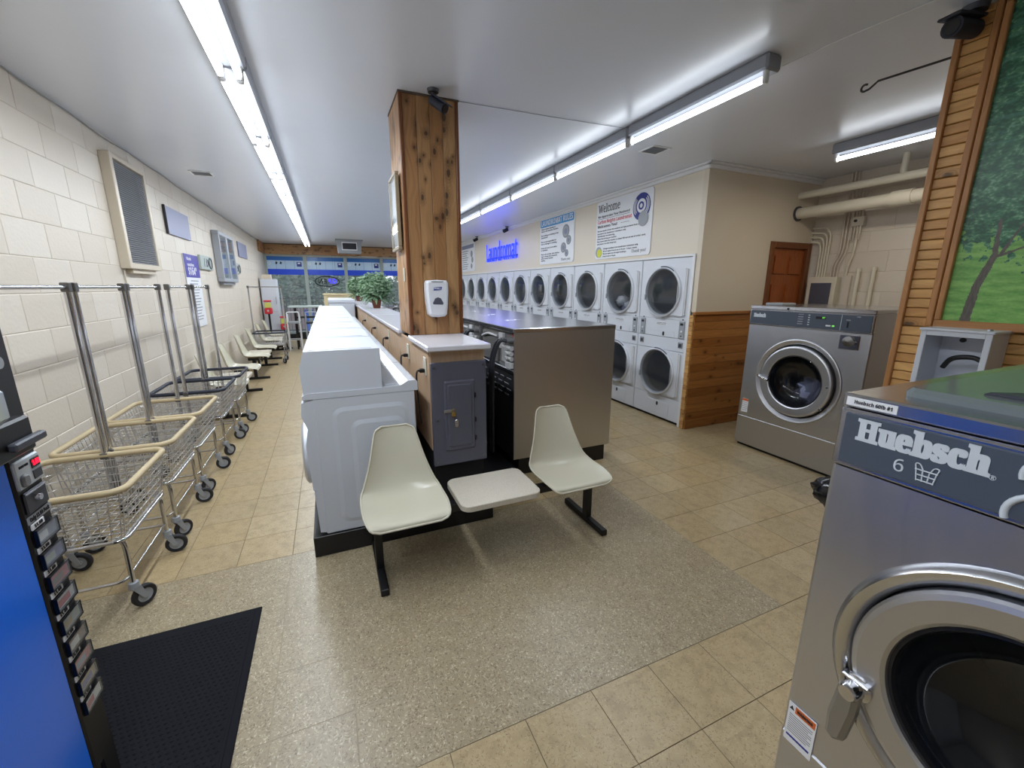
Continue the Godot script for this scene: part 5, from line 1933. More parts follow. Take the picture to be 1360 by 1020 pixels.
func make_vending():
	var m = tag(obj("floor_mat", mat_shape(), M.rubber_mat), "black rubber floor mat with a studded top and plain border", "mat")
	m.position = P(-0.84, 0.0, 1.37)
	var t = thing("vending_machine", "tall soap vending machine with a glossy blue front and black product column", "vending machine", P(-0.75, 0.012, 1.085), 90)
	var st = S()
	bx(st, -0.355, 0.355, 0.06, 1.85, -0.55, 0.0, 0.006)
	obj("cabinet", st, M.black, t)
	st = S()
	bx(st, -0.34, 0.34, 0.0, 0.06, -0.5, -0.03)
	obj("foot_base", st, M.black_matt, t)
	st = S()
	bx(st, -0.35, 0.243, 0.09, 1.80, 0.0, 0.012, 0.006)
	obj("blue_front", st, M.blue_panel, t)
	st = S()
	bx(st, 0.249, 0.354, 0.09, 1.80, 0.0, 0.012, 0.005)
	obj("product_column", st, M.black, t)
	st = S()
	cyl(st, Vector3(0.30, 1.47, 0.012), Vector3(0.30, 1.47, 0.02), 0.016, 0.015, 16)
	obj("lock", st, M.hub, t)
	st = S()
	prism(st, rrect(0.254, 1.155, 0.352, 1.228, 0.006, 3), 0.012, 0.018, Transform3D(), 0.003)
	var pl = obj("coin_plate", st, M.letter, t)
	st = S()
	bx(st, 0.312, 0.346, 1.193, 1.219, 0.018, 0.020, 0.001)
	obj("display", st, M.black, pl)
	text(pl, "1.00", 0.014, M.led_red, 0.315, 1.199, 0.0203, 0.026, M.bold)
	st = S()
	bx(st, 0.312, 0.346, 1.164, 1.188, 0.018, 0.020, 0.001)
	obj("card_window", st, M.dark_grey, pl)
	text(pl, "INSERT COIN", 0.006, M.ink, 0.268, 1.208, 0.0183, 0.034, M.bold)
	st = S()
	prism(st, rrect(0.262, 1.160, 0.288, 1.192, 0.010, 4), 0.018, 0.026, Transform3D(), 0.004)
	obj("coin_slot", st, M.grey, pl)
	st = S()
	bx(st, 0.262, 0.348, 1.088, 1.145, 0.012, 0.018, 0.003)
	var cr = obj("coin_return", st, M.dark_grey, t)
	st = S()
	bx(st, 0.262, 0.346, 1.138, 1.143, 0.018, 0.021, 0.001)
	obj("return_edge", st, M.chrome, cr)
	st = S()
	cyl(st, Vector3(0.305, 1.118, 0.018), Vector3(0.305, 1.118, 0.026), 0.010, 0.008, 14)
	obj("return_knob", st, M.chrome, cr)
	st = S()
	bx(st, 0.256, 0.352, 1.062, 1.082, 0.012, 0.015, 0.001)
	var ol = obj("price_strip", st, M.hub, t)
	text(ol, "Only $1.00 Pack", 0.011, M.ink, 0.262, 1.067, 0.0153, 0.08, M.bold)
	var cols := [M.slate_print, M.violet_print, M.red_ink, M.white_print, M.sage_print, M.terracotta, M.red_ink, M.brass, M.white_print]
	var nm := ["grey-blue", "violet", "red", "white", "pale green", "brown", "red", "gold", "white"]
	var nth := ["top", "second", "third", "fourth", "fifth", "sixth", "seventh", "eighth", "lowest"]
	for k in 9:
		var y := 1.018 - 0.0676 * k
		st = S()
		bx(st, 0.262, 0.312, y + 0.026, y + 0.042, 0.012, 0.016, 0.001)
		var tg = obj("price_tag", st, M.white_print, t)
		text(tg, "$1.00", 0.009, M.ink, 0.270, y + 0.030, 0.0163, 0.032, M.bold)
		st = S()
		bx(st, 0.262, 0.348, y - 0.018, y + 0.022, 0.020, 0.022)
		obj("product_window", st, M.film_clear, t)
		st = S()
		bx(st, 0.260, 0.262, y - 0.02, y + 0.024, 0.012, 0.023)
		bx(st, 0.2615, 0.3485, y - 0.0205, y - 0.018, 0.012, 0.023)
		bx(st, 0.2615, 0.3485, y + 0.022, y + 0.0245, 0.012, 0.023)
		bx(st, 0.348, 0.350, y - 0.02, y + 0.024, 0.012, 0.023)
		obj("window_frame", st, M.black_gloss, t)
		var pk = thing("soap_packet", "%s soap packet behind the %s window of the vending column" % [nm[k], nth[k]], "soap packet", P(-0.737, y - 0.004, 1.085 + 0.305), 90)
		st = S()
		bx(st, -0.04, 0.04, 0.0, 0.034, 0.0, 0.006, 0.002)
		obj("packet", st, cols[k], pk)
		st = S()
		bx(st, -0.034, 0.0 + 0.006 * (k % 4), 0.006, 0.026, 0.006, 0.0065)
		obj("packet_print", st, cols[(k + 3) % 9], pk)
	st = S()
	prism(st, rrect(0.27, 0.225, 0.285, 0.27, 0.003, 2), 0.012, 0.014)
	obj("slot_cover", st, M.black_gloss, t)
	# bill acceptor jutting out, a wrapped pack lying on it
	st = S()
	bx(st, 0.12, 0.305, 1.250, 1.338, 0.012, 0.044, 0.006)
	var ba = obj("bill_acceptor", st, M.black, t)
	st = S()
	bx(st, 0.20, 0.318, 1.272, 1.292, 0.044, 0.062, 0.004)
	obj("bill_lip", st, M.dark_grey, ba)
	var w = thing("wrapped_pack", "pale pack wrapped in clear plastic on the vending machine's ledge", "pack", P(-0.738, 1.351, 1.235), 90)
	st = S()
	bx(st, -0.045, 0.06, 0.004, 0.08, 0.006, 0.045, 0.012)
	obj("pack", st, M.pack, w)
	st = S()
	bx(st, -0.055, 0.07, 0.0, 0.095, 0.002, 0.052, 0.018)
	obj("plastic_wrap", st, M.film, w)

func mat_shape():
	var st = S()
	bx(st, -0.38, 0.38, 0.0, 0.008, -0.89, 0.80, 0.004)
	# studs in the field inside the border
	for i in 30:
		for j in 70:
			var x := -0.315 + 0.0217 * i
			var z := -0.83 + 0.0225 * j
			if z > 0.74: continue
			var o := 0.0108 if j % 2 else 0.0
			var c := Vector3(x + o, 0.008, z)
			var p := [c + Vector3(0.008, 0, 0), c + Vector3(0, 0, 0.008), c + Vector3(-0.008, 0, 0), c + Vector3(0, 0, -0.008)]
			var top := c + Vector3(0, 0.003, 0)
			for k in 4:
				var a: Vector3 = p[k]
				var b: Vector3 = p[(k + 1) % 4]
				tri(st, a, b, top, ((a + b) * 0.5 - c + Vector3(0, 0.008, 0)).normalized())
	for e in [-0.345, 0.345]:
		bx(st, e - 0.006, e + 0.006, 0.008, 0.011, -0.86, 0.77, 0.002)
	return st

func wall_board(called, label, d0, d1, y0, y1):
	# a thin board on the wall over the dryers; local x runs towards the rear of the room
	var t = thing(called, label, "sign", P(3.80, y0, (d0 + d1) * 0.5), -90)
	var st = S()
	prism(st, rrect(-(d1 - d0) * 0.5, 0.0, (d1 - d0) * 0.5, y1 - y0, 0.05, 5), 0.0, 0.012, Transform3D(), 0.002)
	obj("board", st, M.white_print, t)
	return t

func disc(t, x, y, r, m, called, z := 0.012):
	var st = S()
	cyl(st, Vector3(x, y, z), Vector3(x, y, z + 0.003), r, r, 28)
	return obj(called, st, m, t)

func ring(t, x, y, r, w, m, called, z := 0.015):
	var st = S()
	lathe(st, [V(r - w, 0.0), V(r - w, 0.003), V(r, 0.003), V(r, 0.0)], 28, face_at(x, y, z))
	return obj(called, st, m, t)

func make_wall_signs():
	# rules board
	var t = wall_board("rules_sign", "white laundromat rules board with a light blue header", 6.17, 7.38, 2.075, 2.875)
	var hw := 0.605
	var st = S()
	prism(st, rrect(-hw + 0.02, 0.655, hw - 0.02, 0.785, 0.03, 4), 0.012, 0.014)
	var hd = obj("header", st, M.sky_ink, t)
	text(hd, "LAUNDROMAT RULES", 0.088, M.white_print, 0.0, 0.677, 0.0145, 1.10, M.bold, true)
	var lines := ["Please remove laundry as", "soon as the machine finishes.", "", "No smoking or drinking in the", "laundromat!", "", "We are not responsible for", "loss or damage to clothing.", "", "Please do not sit on tables", "or machines.", "", "Please do not dye, tint clothes", "rugs or heavy horse blankets", "and no solvent washed", "clothes."]
	for k in lines.size():
		if lines[k]: text(t, lines[k], 0.024, M.ink, -hw + 0.05, 0.612 - 0.037 * k, 0.0125, 0.68 * lines[k].length() / 31.0, M.bold)
	for a in [[0.34, 0.51, 0.11], [0.44, 0.36, 0.075], [0.27, 0.25, 0.085], [0.38, 0.155, 0.058]]:
		var d = disc(t, a[0], a[1], a[2], M.grey, "photo_disc")
		ring(d, a[0], a[1], a[2] * 0.75, a[2] * 0.3, M.hub, "photo_ring")
		disc(d, a[0] + a[2] * 0.1, a[1] - a[2] * 0.1, a[2] * 0.38, M.slate_print, "photo_core", 0.0155)
	text(t, "Thank you!", 0.035, M.ink, 0.20, 0.04, 0.0125, 0.30, M.script)
	# welcome board
	t = wall_board("welcome_sign", "white welcome board with a blue round emblem", 4.35, 5.55, 2.07, 2.873)
	text(t, "Welcome", 0.105, M.ink, -0.56, 0.645, 0.0125, 0.50, M.script, false, "lettering", 0.0015)
	text(t, "We Appreciate Your Business!", 0.030, M.ink, -0.56, 0.578, 0.0125, 0.72, M.bold)
	st = S()
	bx(st, -0.58, 0.16, 0.560, 0.564, 0.012, 0.013)
	bx(st, -0.02, 0.16, 0.455, 0.459, 0.012, 0.013)
	obj("rule_line", st, M.ink, t)
	text(t, "Carlton Heights Laundromat", 0.048, M.red_ink, -0.56, 0.495, 0.0125, 0.76, M.bold)
	text(t, "Welcomes You!", 0.038, M.ink, -0.56, 0.437, 0.0125, 0.46, M.bold)
	var wl := ["The last wash is from the washers to 9 pm as doors lock at 10 pm.", "Day spot is for laundromat customers only", "'absolutely' no loitering.", "Clean lint & drop per washer.", "Any issues with the washer or dryer fill out an out of order card,", "and place it in the drop box.", "", "Change machine is for laundromat customers only.", "We are open from 6 am to 10 pm - 7 days a week.", "We are open on all major holidays", "from 6 am to 10 pm."]
	for k in wl.size():
		if wl[k]: text(t, wl[k], 0.019, M.ink, -0.56 if k < 7 else -0.40, 0.385 - 0.036 * k, 0.0125, 1.06 * wl[k].length() / 66.0, M.bold)
	text(t, "Thank you!", 0.036, M.ink, 0.24, 0.045, 0.0125, 0.28, M.script)
	var e = disc(t, 0.39, 0.60, 0.165, M.blue_ink, "emblem")
	disc(e, 0.39, 0.61, 0.085, M.white_print, "emblem_core", 0.0155)
	ring(e, 0.39, 0.61, 0.05, 0.022, M.blue_ink, "emblem_ring", 0.019)
	st = S()
	for s in [-1.0, 1.0]:
		for rr in [0.115, 0.142]:
			var arc := []
			for k in 9:
				var w := -0.75 + 1.5 * k / 8.0
				arc.append(Vector3(0.39 + s * cos(w) * rr, 0.61 + sin(w) * rr, 0.016))
			tube(st, arc, 0.0075, 5)
	obj("emblem_arcs", st, M.white_print, e)
	disc(t, 0.44, 0.45, 0.095, M.hub, "photo_disc", 0.016)
	disc(t, -0.51, 0.10, 0.075, M.hub, "photo_disc")
	disc(t, -0.485, 0.085, 0.058, M.yellow_ink, "smile_disc", 0.0155)
	# third board, half hidden behind the column
	t = wall_board("notice_sign", "white notice board with a grey header beside the pine column", 11.27, 12.5, 2.10, 2.873)
	st = S()
	bx(st, -0.55, 0.55, 0.62, 0.72, 0.012, 0.014)
	obj("header", st, M.slate_print, t)
	for k in 9:
		st = S()
		bx(st, -0.53, 0.05 - 0.06 * (k % 3), 0.55 - 0.06 * k, 0.57 - 0.06 * k, 0.012, 0.0135)
		obj("print_line", st, M.grey_ink, t)
	for a in [[0.36, 0.46, 0.09], [0.42, 0.30, 0.08], [0.34, 0.14, 0.07]]: disc(t, a[0], a[1], a[2], M.grey, "photo_disc")
	# blue glowing script sign
	t = thing("laundromat_sign", "glowing blue laundromat lettering on the wall over the dryers", "neon sign", P(3.80, 2.22, 9.33), -90)
	var l = text(t, "Laundromat", 0.41, M.neon_blue, 0.0, 0.03, 0.04, 1.84, M.sans, true, "glowing_letters", 0.0, 0.014)
	st = S()
	bx(st, -0.90, 0.90, 0.10, 0.13, 0.0, 0.03, 0.004)
	obj("mounting_rail", st, M.blue_ink, t)
	for x in [-0.55, 0.55]:
		var o := OmniLight3D.new()
		o.name = "sign_light"
		o.light_color = Color(0.2, 0.25, 1.0); o.light_energy = 0.06; o.omni_range = 30.0; o.omni_attenuation = 2.0
		o.light_size = 0.2; o.shadow_enabled = true
		o.position = Vector3(x, 0.25, 0.22)
		t.add_child(o)

func bullet_camera(label, at, turn, s := 1.0, down := -25.0):
	var t = thing("security_camera", label, "camera", at, turn)
	var st = S()
	cyl(st, Vector3(0, 0, 0), Vector3(0, -0.02 * s, 0), 0.04 * s, 0.036 * s, 16)
	cyl(st, Vector3(0, -0.02 * s, 0), Vector3(0, -0.06 * s, 0.01 * s), 0.012 * s, 0.012 * s, 10)
	obj("mount", st, M.dark_grey, t)
	XF = Transform3D(Basis(Vector3.RIGHT, deg_to_rad(-down)), Vector3(0, -0.075 * s, 0.01 * s))
	st = S()
	cyl(st, Vector3(0, 0, -0.03 * s), Vector3(0, 0, 0.10 * s), 0.030 * s, 0.034 * s, 18)
	bx(st, -0.036 * s, 0.036 * s, 0.028 * s, 0.038 * s, -0.03 * s, 0.125 * s, 0.004)
	obj("body", st, M.navy_rubber, t)
	st = S()
	cyl(st, Vector3(0, 0, 0.10 * s), Vector3(0, 0, 0.103 * s), 0.026 * s, 0.026 * s, 16)
	obj("lens", st, M.black_gloss, t)
	XF = Transform3D()

func frond_ball(st, c: Vector3, count: int, rad: float, sd: int, lw: float):
	var r := RandomNumberGenerator.new(); r.seed = sd
	for i in count:
		var a := r.randf() * TAU
		var el := r.randf_range(0.35, 1.2)
		var dir := Vector3(cos(a) * cos(el), sin(el), sin(a) * cos(el))
		var len := rad * r.randf_range(0.7, 1.1)
		var p := c
		var v := dir
		var n := 12
		for k in n:
			var q := p + v * (len / n)
			v = (v + Vector3(0, -0.13, 0)).normalized()
			var sd2: Vector3 = side(v)
			var w := lw * sin(PI * (0.12 + 0.86 * k / n))
			for s in [-1.0, 1.0]:
				var tip: Vector3 = p + sd2 * s * w + v * w * 0.5 + Vector3(0, r.randf_range(-0.012, 0.006), 0)
				var nn: Vector3 = (v.cross(sd2 * s)).normalized()
				if nn.y < 0: nn = -nn
				tri(st, p, q, tip, nn)
			p = q
			p.y = maxf(p.y, 0.03)

func fern(label, at, sd, rad):
	var t = thing("potted_fern", label, "plant", at)
	var st = S()
	prism(st, rrect(-0.075, -0.075, 0.075, 0.075, 0.02, 3), 0.0, 0.03, up_at(0, 0.11, 0), 0.004)
	var old := XF
	for k in 4:
		var a := Basis(Vector3.UP, PI / 2 * k)
		quad(st, a * Vector3(-0.055, 0, 0.055), a * Vector3(0.055, 0, 0.055), a * Vector3(0.073, 0.115, 0.073), a * Vector3(-0.073, 0.115, 0.073), a * Vector3(0, -0.15, 1).normalized())
	XF = old
	obj("pot", st, M.terracotta, t)
	st = S()
	frond_ball(st, Vector3(0, 0.13, 0), 60, rad, sd, 0.035)
	leaf_cloud(st, Vector3(0, 0.36, 0), Vector3(0.27, 0.22, 0.27), 1500, sd + 2, 0.03)
	obj("fronds", st, M.leaf, t)
	st = S()
	frond_ball(st, Vector3(0, 0.14, 0), 50, rad * 0.95, sd + 5, 0.03)
	leaf_cloud(st, Vector3(0, 0.38, 0), Vector3(0.29, 0.24, 0.29), 1300, sd + 4, 0.03)
	obj("young_fronds", st, M.leaf_pale, t)

func make_far_end():
	fern("bushy fern in a square brown pot on the laminate top, nearest the column", P(0.78, 1.303, 7.7), 3, 0.40)
	fern("bushy fern in a square brown pot on the laminate top, nearest the window", P(0.76, 1.303, 11.6), 9, 0.38)
	# pale boarded kiosk
	var t = thing("boarded_kiosk", "pale boarded counter block behind the white washers", "counter", P(0.32, 0.0, 12.6))
	for k in 8:
		uv_off = V(k * 0.13, k * 0.31)
		var st0 = S()
		bx(st0, -0.40 + k * 0.10 + 0.002, -0.40 + (k + 1) * 0.10 - 0.002, 0.0, 1.44, -0.02, 0.0, 0.002)
		obj("board", st0, M.pale_board, t)
	uv_off = Vector2.ZERO
	var st = S()
	bx(st, -0.40, 0.40, 0.0, 1.44, -0.45, -0.021)
	obj("carcass", st, M.pale_board, t)
	st = S()
	bx(st, -0.42, 0.42, 1.44, 1.48, -0.47, 0.02, 0.004)
	obj("top", st, M.pale_board, t)
	# ceiling unit
	t = thing("ceiling_air_unit", "grey ceiling air unit with a dark grille before the window header", "air unit", P(0.70, H, 13.2))
	st = S()
	bx(st, -0.36, 0.36, -0.03, 0.0, -0.25, 0.25, 0.004)
	obj("flange", st, M.grey, t)
	st = S()
	prism(st, PackedVector2Array([V(-0.33, -0.03), V(0.33, -0.03), V(0.30, -0.36), V(-0.30, -0.36)]), -0.24, 0.22)
	obj("housing", st, M.hub, t)
	st = S()
	for a in [[-0.20, 0.20, -0.29, -0.265], [-0.20, 0.20, -0.10, -0.075], [-0.20, -0.18, -0.265, -0.10], [0.18, 0.20, -0.265, -0.10]]: bx(st, a[0], a[1], a[2], a[3], 0.22, 0.235)
	obj("grille_frame", st, M.white_trim, t)
	st = S()
	bx(st, -0.18, 0.18, -0.265, -0.10, 0.215, 0.223)
	obj("grille", st, M.ink, t)
	# open sign, read from the street
	t = thing("open_sign", "oval open sign hanging in the window, read from the street", "neon sign", P(0.055, 1.83, 15.12))
	st = S()
	var rg := []
	for k in 40: rg.append(Vector3(cos(TAU * k / 40) * 0.36, sin(TAU * k / 40) * 0.155, 0))
	tube(st, rg, 0.016, 8, true)
	obj("oval_tube", st, M.black, t)
	var tx = text(t, "OP", 0.15, M.neon_violet, 0.0, 0.0, 0.0, 0.24, M.bold, true, "lit_letters")
	tx.rotation.y = PI; tx.position = Vector3(0.15, -0.12, 0)
	tx = text(t, "EN", 0.15, M.black, 0.0, 0.0, 0.0, 0.24, M.bold, true, "dark_letters")
	tx.rotation.y = PI; tx.position = Vector3(-0.14, -0.12, 0)
	st = S()
	for x in [-0.2, 0.2]: tube(st, [Vector3(x, 0.13, 0), Vector3(x, 0.812, 0.0)], 0.002, 4)
	obj("hanging_wire", st, M.black, t)
	# corner cabinet
	t = thing("corner_cabinet", "tall white metal cabinet in the far left corner", "cabinet", P(-1.43, 0.0, 13.3))
	st = S()
	bx(st, -0.20, 0.20, 0.05, 1.86, -0.35, 0.0, 0.008)
	obj("body", st, M.white_matt, t)
	st = S()
	bx(st, -0.19, 0.19, 0.0, 0.05, -0.34, -0.02)
	obj("foot_base", st, M.black, t)
	st = S()
	bx(st, -0.185, 0.185, 1.0, 1.84, 0.0, 0.012, 0.004)
	obj("door", st, M.white, t)
	st = S()
	bx(st, -0.185, 0.185, 0.08, 0.98, 0.0, 0.012, 0.004)
	obj("door", st, M.white, t)
	st = S()
	bx(st, 0.14, 0.155, 1.2, 1.4, 0.012, 0.04, 0.004)
	obj("handle", st, M.hub, t)
	var c = thing("cardboard_box", "small pale box resting on the corner cabinet", "box", P(-1.45, 1.862, 13.3))
	st = S()
	bx(st, -0.12, 0.10, 0.0, 0.12, -0.2, -0.02, 0.004)
	obj("carton", st, M.tan_metal, c)
	# candy machines
	candy("red candy machine with a yellow filling on the tall stand by the corner cabinet", P(-1.46, 0.0, 12.92), 0.95)
	candy("red candy machine with a yellow filling on the low stand by the table", P(-1.13, 0.0, 12.95), 0.52)
	# high table and stools
	t = thing("high_table", "high folding table with a pale top and black legs before the window", "table", P(-0.56, 0.0, 12.9))
	st = S()
	prism(st, rrect(-0.42, -0.30, 0.42, 0.30, 0.03, 4), 1.115, 1.155, Transform3D(Basis(Vector3.RIGHT, -PI / 2), Vector3.ZERO), 0.004)
	obj("table_top", st, M.sage_print, t)
	for x in [-0.27, 0.27]:
		for z in [-0.2, 0.2]:
			st = S()
			tube(st, [Vector3(x, 0.0, z * 1.2), Vector3(x, 1.116, z)], 0.022, 8)
			obj("leg", st, M.black, t)
	st = S()
	bx(st, -0.28, 0.28, 0.40, 0.44, -0.02, 0.02, 0.004)
	bx(st, -0.28, 0.28, 0.82, 0.87, -0.02, 0.02, 0.004)
	obj("stretcher", st, M.black, t)
	for a in [[-0.42, 12.3, "grey tube-frame stool with a black seat before the high table"], [-0.86, 12.45, "white tube-frame stool with a grey seat near the candy machines"]]:
		t = thing("bar_stool", a[2], "stool", P(a[0], 0.0, a[1]))
		var wm = M.hub if a[0] > -0.6 else M.white_trim
		for s in [-1.0, 1.0]:
			st = S()
			tube(st, bend([Vector3(s * 0.15, 0.0, 0.15), Vector3(s * 0.14, 0.95, 0.14), Vector3(s * 0.14, 0.95, -0.14), Vector3(s * 0.15, 0.0, -0.15)], 0.06, 4), 0.014, 8)
			obj("leg_frame", st, wm, t)
		st = S()
		tube(st, bend([Vector3(-0.14, 0.95, 0.14), Vector3(-0.14, 1.02, 0.14), Vector3(0.14, 1.02, 0.14), Vector3(0.14, 0.95, 0.14)], 0.05, 4), 0.014, 8)
		obj("back_rail", st, wm, t)
		st = S()
		prism(st, rrect(-0.16, -0.16, 0.16, 0.16, 0.05, 4), 0.72, 0.77, Transform3D(Basis(Vector3.RIGHT, -PI / 2), Vector3.ZERO), 0.01)
		obj("seat", st, M.black if a[0] > -0.6 else M.grey, t)
		st = S()
		for s in [-1.0, 1.0]:
			tube(st, [Vector3(-0.145, 0.3, s * 0.148), Vector3(0.145, 0.3, s * 0.148)], 0.009, 6)
			tube(st, [Vector3(s * 0.145, 0.3, -0.148), Vector3(s * 0.145, 0.3, 0.148)], 0.009, 6)
		obj("footrest", st, wm, t)

func candy(label, at, y):
	var t = thing("candy_machine", label, "candy machine", at)
	var st = S()
	cyl(st, Vector3.ZERO, Vector3(0, 0.03, 0), 0.15, 0.13, 20)
	obj("stand_base", st, M.black, t)
	st = S()
	cyl(st, Vector3(0, 0.03, 0), Vector3(0, y, 0), 0.025, 0.025, 12)
	obj("stand_pole", st, M.black, t)
	st = S()
	bx(st, -0.09, 0.09, y, y + 0.16, -0.09, 0.09, 0.02)
	obj("dispenser", st, M.red_ink, t)
	st = S()
	bx(st, -0.075, 0.075, y + 0.162, y + 0.30, -0.075, 0.075, 0.015)
	obj("candy_filling", st, M.yellow_ink, t)
	st = S()
	bx(st, -0.082, 0.082, y + 0.16, y + 0.32, -0.082, 0.082, 0.015)
	obj("clear_case", st, M.film_clear, t)
	st = S()
	bx(st, -0.09, 0.09, y + 0.32, y + 0.36, -0.09, 0.09, 0.012)
	obj("lid", st, M.red_ink, t)
	st = S()
	cyl(st, Vector3(0, y + 0.09, 0.09), Vector3(0, y + 0.09, 0.11), 0.03, 0.026, 14)
	obj("coin_knob", st, M.chrome, t)

func leaf_cloud(st, c: Vector3, r: Vector3, count: int, sd: int, s: float):
	var g := RandomNumberGenerator.new(); g.seed = sd
	for i in count:
		var d := Vector3(g.randfn(), g.randfn(), g.randfn()).normalized() * pow(g.randf(), 0.45)
		var p := c + d * r
		var n := (d + Vector3(g.randfn(), g.randfn(), g.randfn()) * 0.6).normalized()
		var u: Vector3 = side(n)
		var v := n.cross(u)
		var w := s * g.randf_range(0.6, 1.3)
		quad(st, p + u * w, p + v * w * 0.5, p - u * w, p - v * w * 0.5, n)

func tree(called, label, at, h, r, sd, trunk := true):
	var t = thing(called, label, "tree" if trunk else "shrub", at, 0.0)
	var st = S()
	if trunk:
		cyl(st, Vector3.ZERO, Vector3(0.05, h * 0.6, 0), 0.10, 0.05, 10)
		for k in 5:
			var a := TAU * k / 5.0
			tube(st, [Vector3(0.03, h * 0.4, 0), Vector3(cos(a) * r * 0.4, h * 0.65, sin(a) * r * 0.4)], 0.03, 5)
	else:
		for k in 4: tube(st, [Vector3(0, 0, 0), Vector3(cos(k * 1.6) * r * 0.3, h * 0.6, sin(k * 1.6) * r * 0.3)], 0.02, 5)
	obj("trunk" if trunk else "stems", st, M.bark, t)
	st = S()
	leaf_cloud(st, Vector3(0, h * 0.68 if trunk else h * 0.5, 0), Vector3(r, h * 0.36 if trunk else h * 0.5, r), 3600, sd, 0.11)
	obj("foliage", st, M.tree_leaf, t)

func make_outside():
	var st = S()
	bd(st, -16.0, 26.0, -0.3, -0.06, 15.45, 50.0)
	struct_mesh("ground_outside", st, M.asphalt)
	var t = thing("iron_railing", "black iron railing on the pavement outside the window", "railing", P(0.0, -0.06, 17.6))
	for k in 45:
		st = S()
		bx(st, -2.6 + 0.11 * k - 0.009, -2.6 + 0.11 * k + 0.009, 0.0, 1.36, -0.009, 0.009)
		obj("bar", st, M.black, t)
	for y in [0.12, 1.28]:
		st = S()
		bx(st, -2.65, 2.3, y, y + 0.04, -0.015, 0.015, 0.004)
		obj("rail", st, M.black, t)
	tree("shrub", "grey-green shrub behind the railing, left of the open sign", P(-1.1, -0.06, 20.4), 2.9, 1.0, 2, false)
	tree("shrub", "grey-green shrub behind the railing, right of the open sign", P(1.1, -0.06, 20.6), 3.0, 1.1, 3, false)
	tree("shrub", "low hedge shrub seen past the ferns through the window", P(3.5, -0.06, 20.8), 2.4, 1.2, 4, false)
	tree("shrub", "tall backdrop shrub across the street behind the open sign", P(0.2, -0.06, 24.5), 4.6, 2.0, 12, false)
	tree("shrub", "tall backdrop shrub across the street beyond the parked car", P(6.0, -0.06, 23.6), 4.0, 1.3, 13, false)
	tree("street_tree", "bare-limbed young tree outside the leftmost pane", P(-1.55, -0.06, 18.6), 3.0, 0.35, 5)
	tree("street_tree", "tall leafy tree across the street", P(4.6, -0.06, 27.0), 7.0, 2.6, 6)
	t = thing("street_building", "rose-grey rendered building across the street", "building", P(-3.4, -0.06, 27.0))
	st = S()
	bx(st, -3.0, 2.2, 0.0, 4.6, -4.0, 0.0, 0.02)
	obj("facade", st, M.rose, t)
	for k in 4:
		st = S()
		bx(st, -2.5 + 1.2 * k, -1.7 + 1.2 * k, 1.2, 2.6, 0.0, 0.05, 0.01)
		var wf = obj("window", st, M.white_trim, t)
		st = S()
		bx(st, -2.43 + 1.2 * k, -1.77 + 1.2 * k, 1.27, 2.53, 0.05, 0.055)
		obj("pane", st, M.black_gloss, wf)
	st = S()
	bx(st, -3.1, 2.3, 4.6, 4.8, -4.1, 0.1, 0.02)
	obj("roof_edge", st, M.grey, t)
	# low brick-coloured wall and a parked car
	t = thing("low_wall", "low rose-brown wall running behind the railing", "wall", P(0.0, -0.06, 18.9))
	st = S()
	bx(st, -4.0, 3.6, 0.0, 0.9, -0.2, 0.0, 0.01)
	obj("wall_body", st, M.rose_brown, t)
	st = S()
	bx(st, -4.05, 3.65, 0.9, 0.96, -0.23, 0.03, 0.006)
	obj("coping", st, M.grey, t)
	t = thing("blue_bin", "bright blue street bin just outside the glass", "bin", P(-0.62, -0.06, 16.3))
	st = S()
	prism(st, PackedVector2Array([V(-0.11, 0.0), V(0.11, 0.0), V(0.14, 0.9), V(-0.14, 0.9)]), -0.14, 0.14)
	obj("body", st, M.blue_panel, t)
	st = S()
	bx(st, -0.15, 0.15, 0.9, 0.95, -0.15, 0.15, 0.02)
	obj("lid", st, M.blue_ink, t)
	t = thing("parked_car", "white car parked outside, seen past the ferns", "car", P(4.75, -0.06, 16.75), 0.0)
	st = S()
	prism(st, PackedVector2Array([V(-2.1, 0.3), V(2.1, 0.3), V(2.15, 0.8), V(1.9, 0.95), V(1.1, 1.0), V(0.6, 1.45), V(-0.9, 1.48), V(-1.6, 1.02), V(-2.1, 0.92)]), -0.85, 0.85, Transform3D(), 0.06)
	obj("body", st, M.white, t)
	st = S()
	prism(st, PackedVector2Array([V(-1.3, 1.02), V(0.95, 1.02), V(0.55, 1.38), V(-0.85, 1.40)]), 0.851, 0.86)
	obj("side_glass", st, M.black_gloss, t)
	for x in [-1.3, 1.3]:
		st = S()
		lathe(st, [V(0.0, -0.1), V(0.33, -0.1), V(0.33, 0.1), V(0.22, 0.11), V(0.0, 0.09)], 24, face_at(x, 0.33, 0.78))
		obj("wheel", st, M.tyre, t)
	st = S()
	bx(st, 1.9, 2.12, 0.62, 0.74, 0.82, 0.862, 0.01)
	obj("lamp", st, M.red_ink, t)

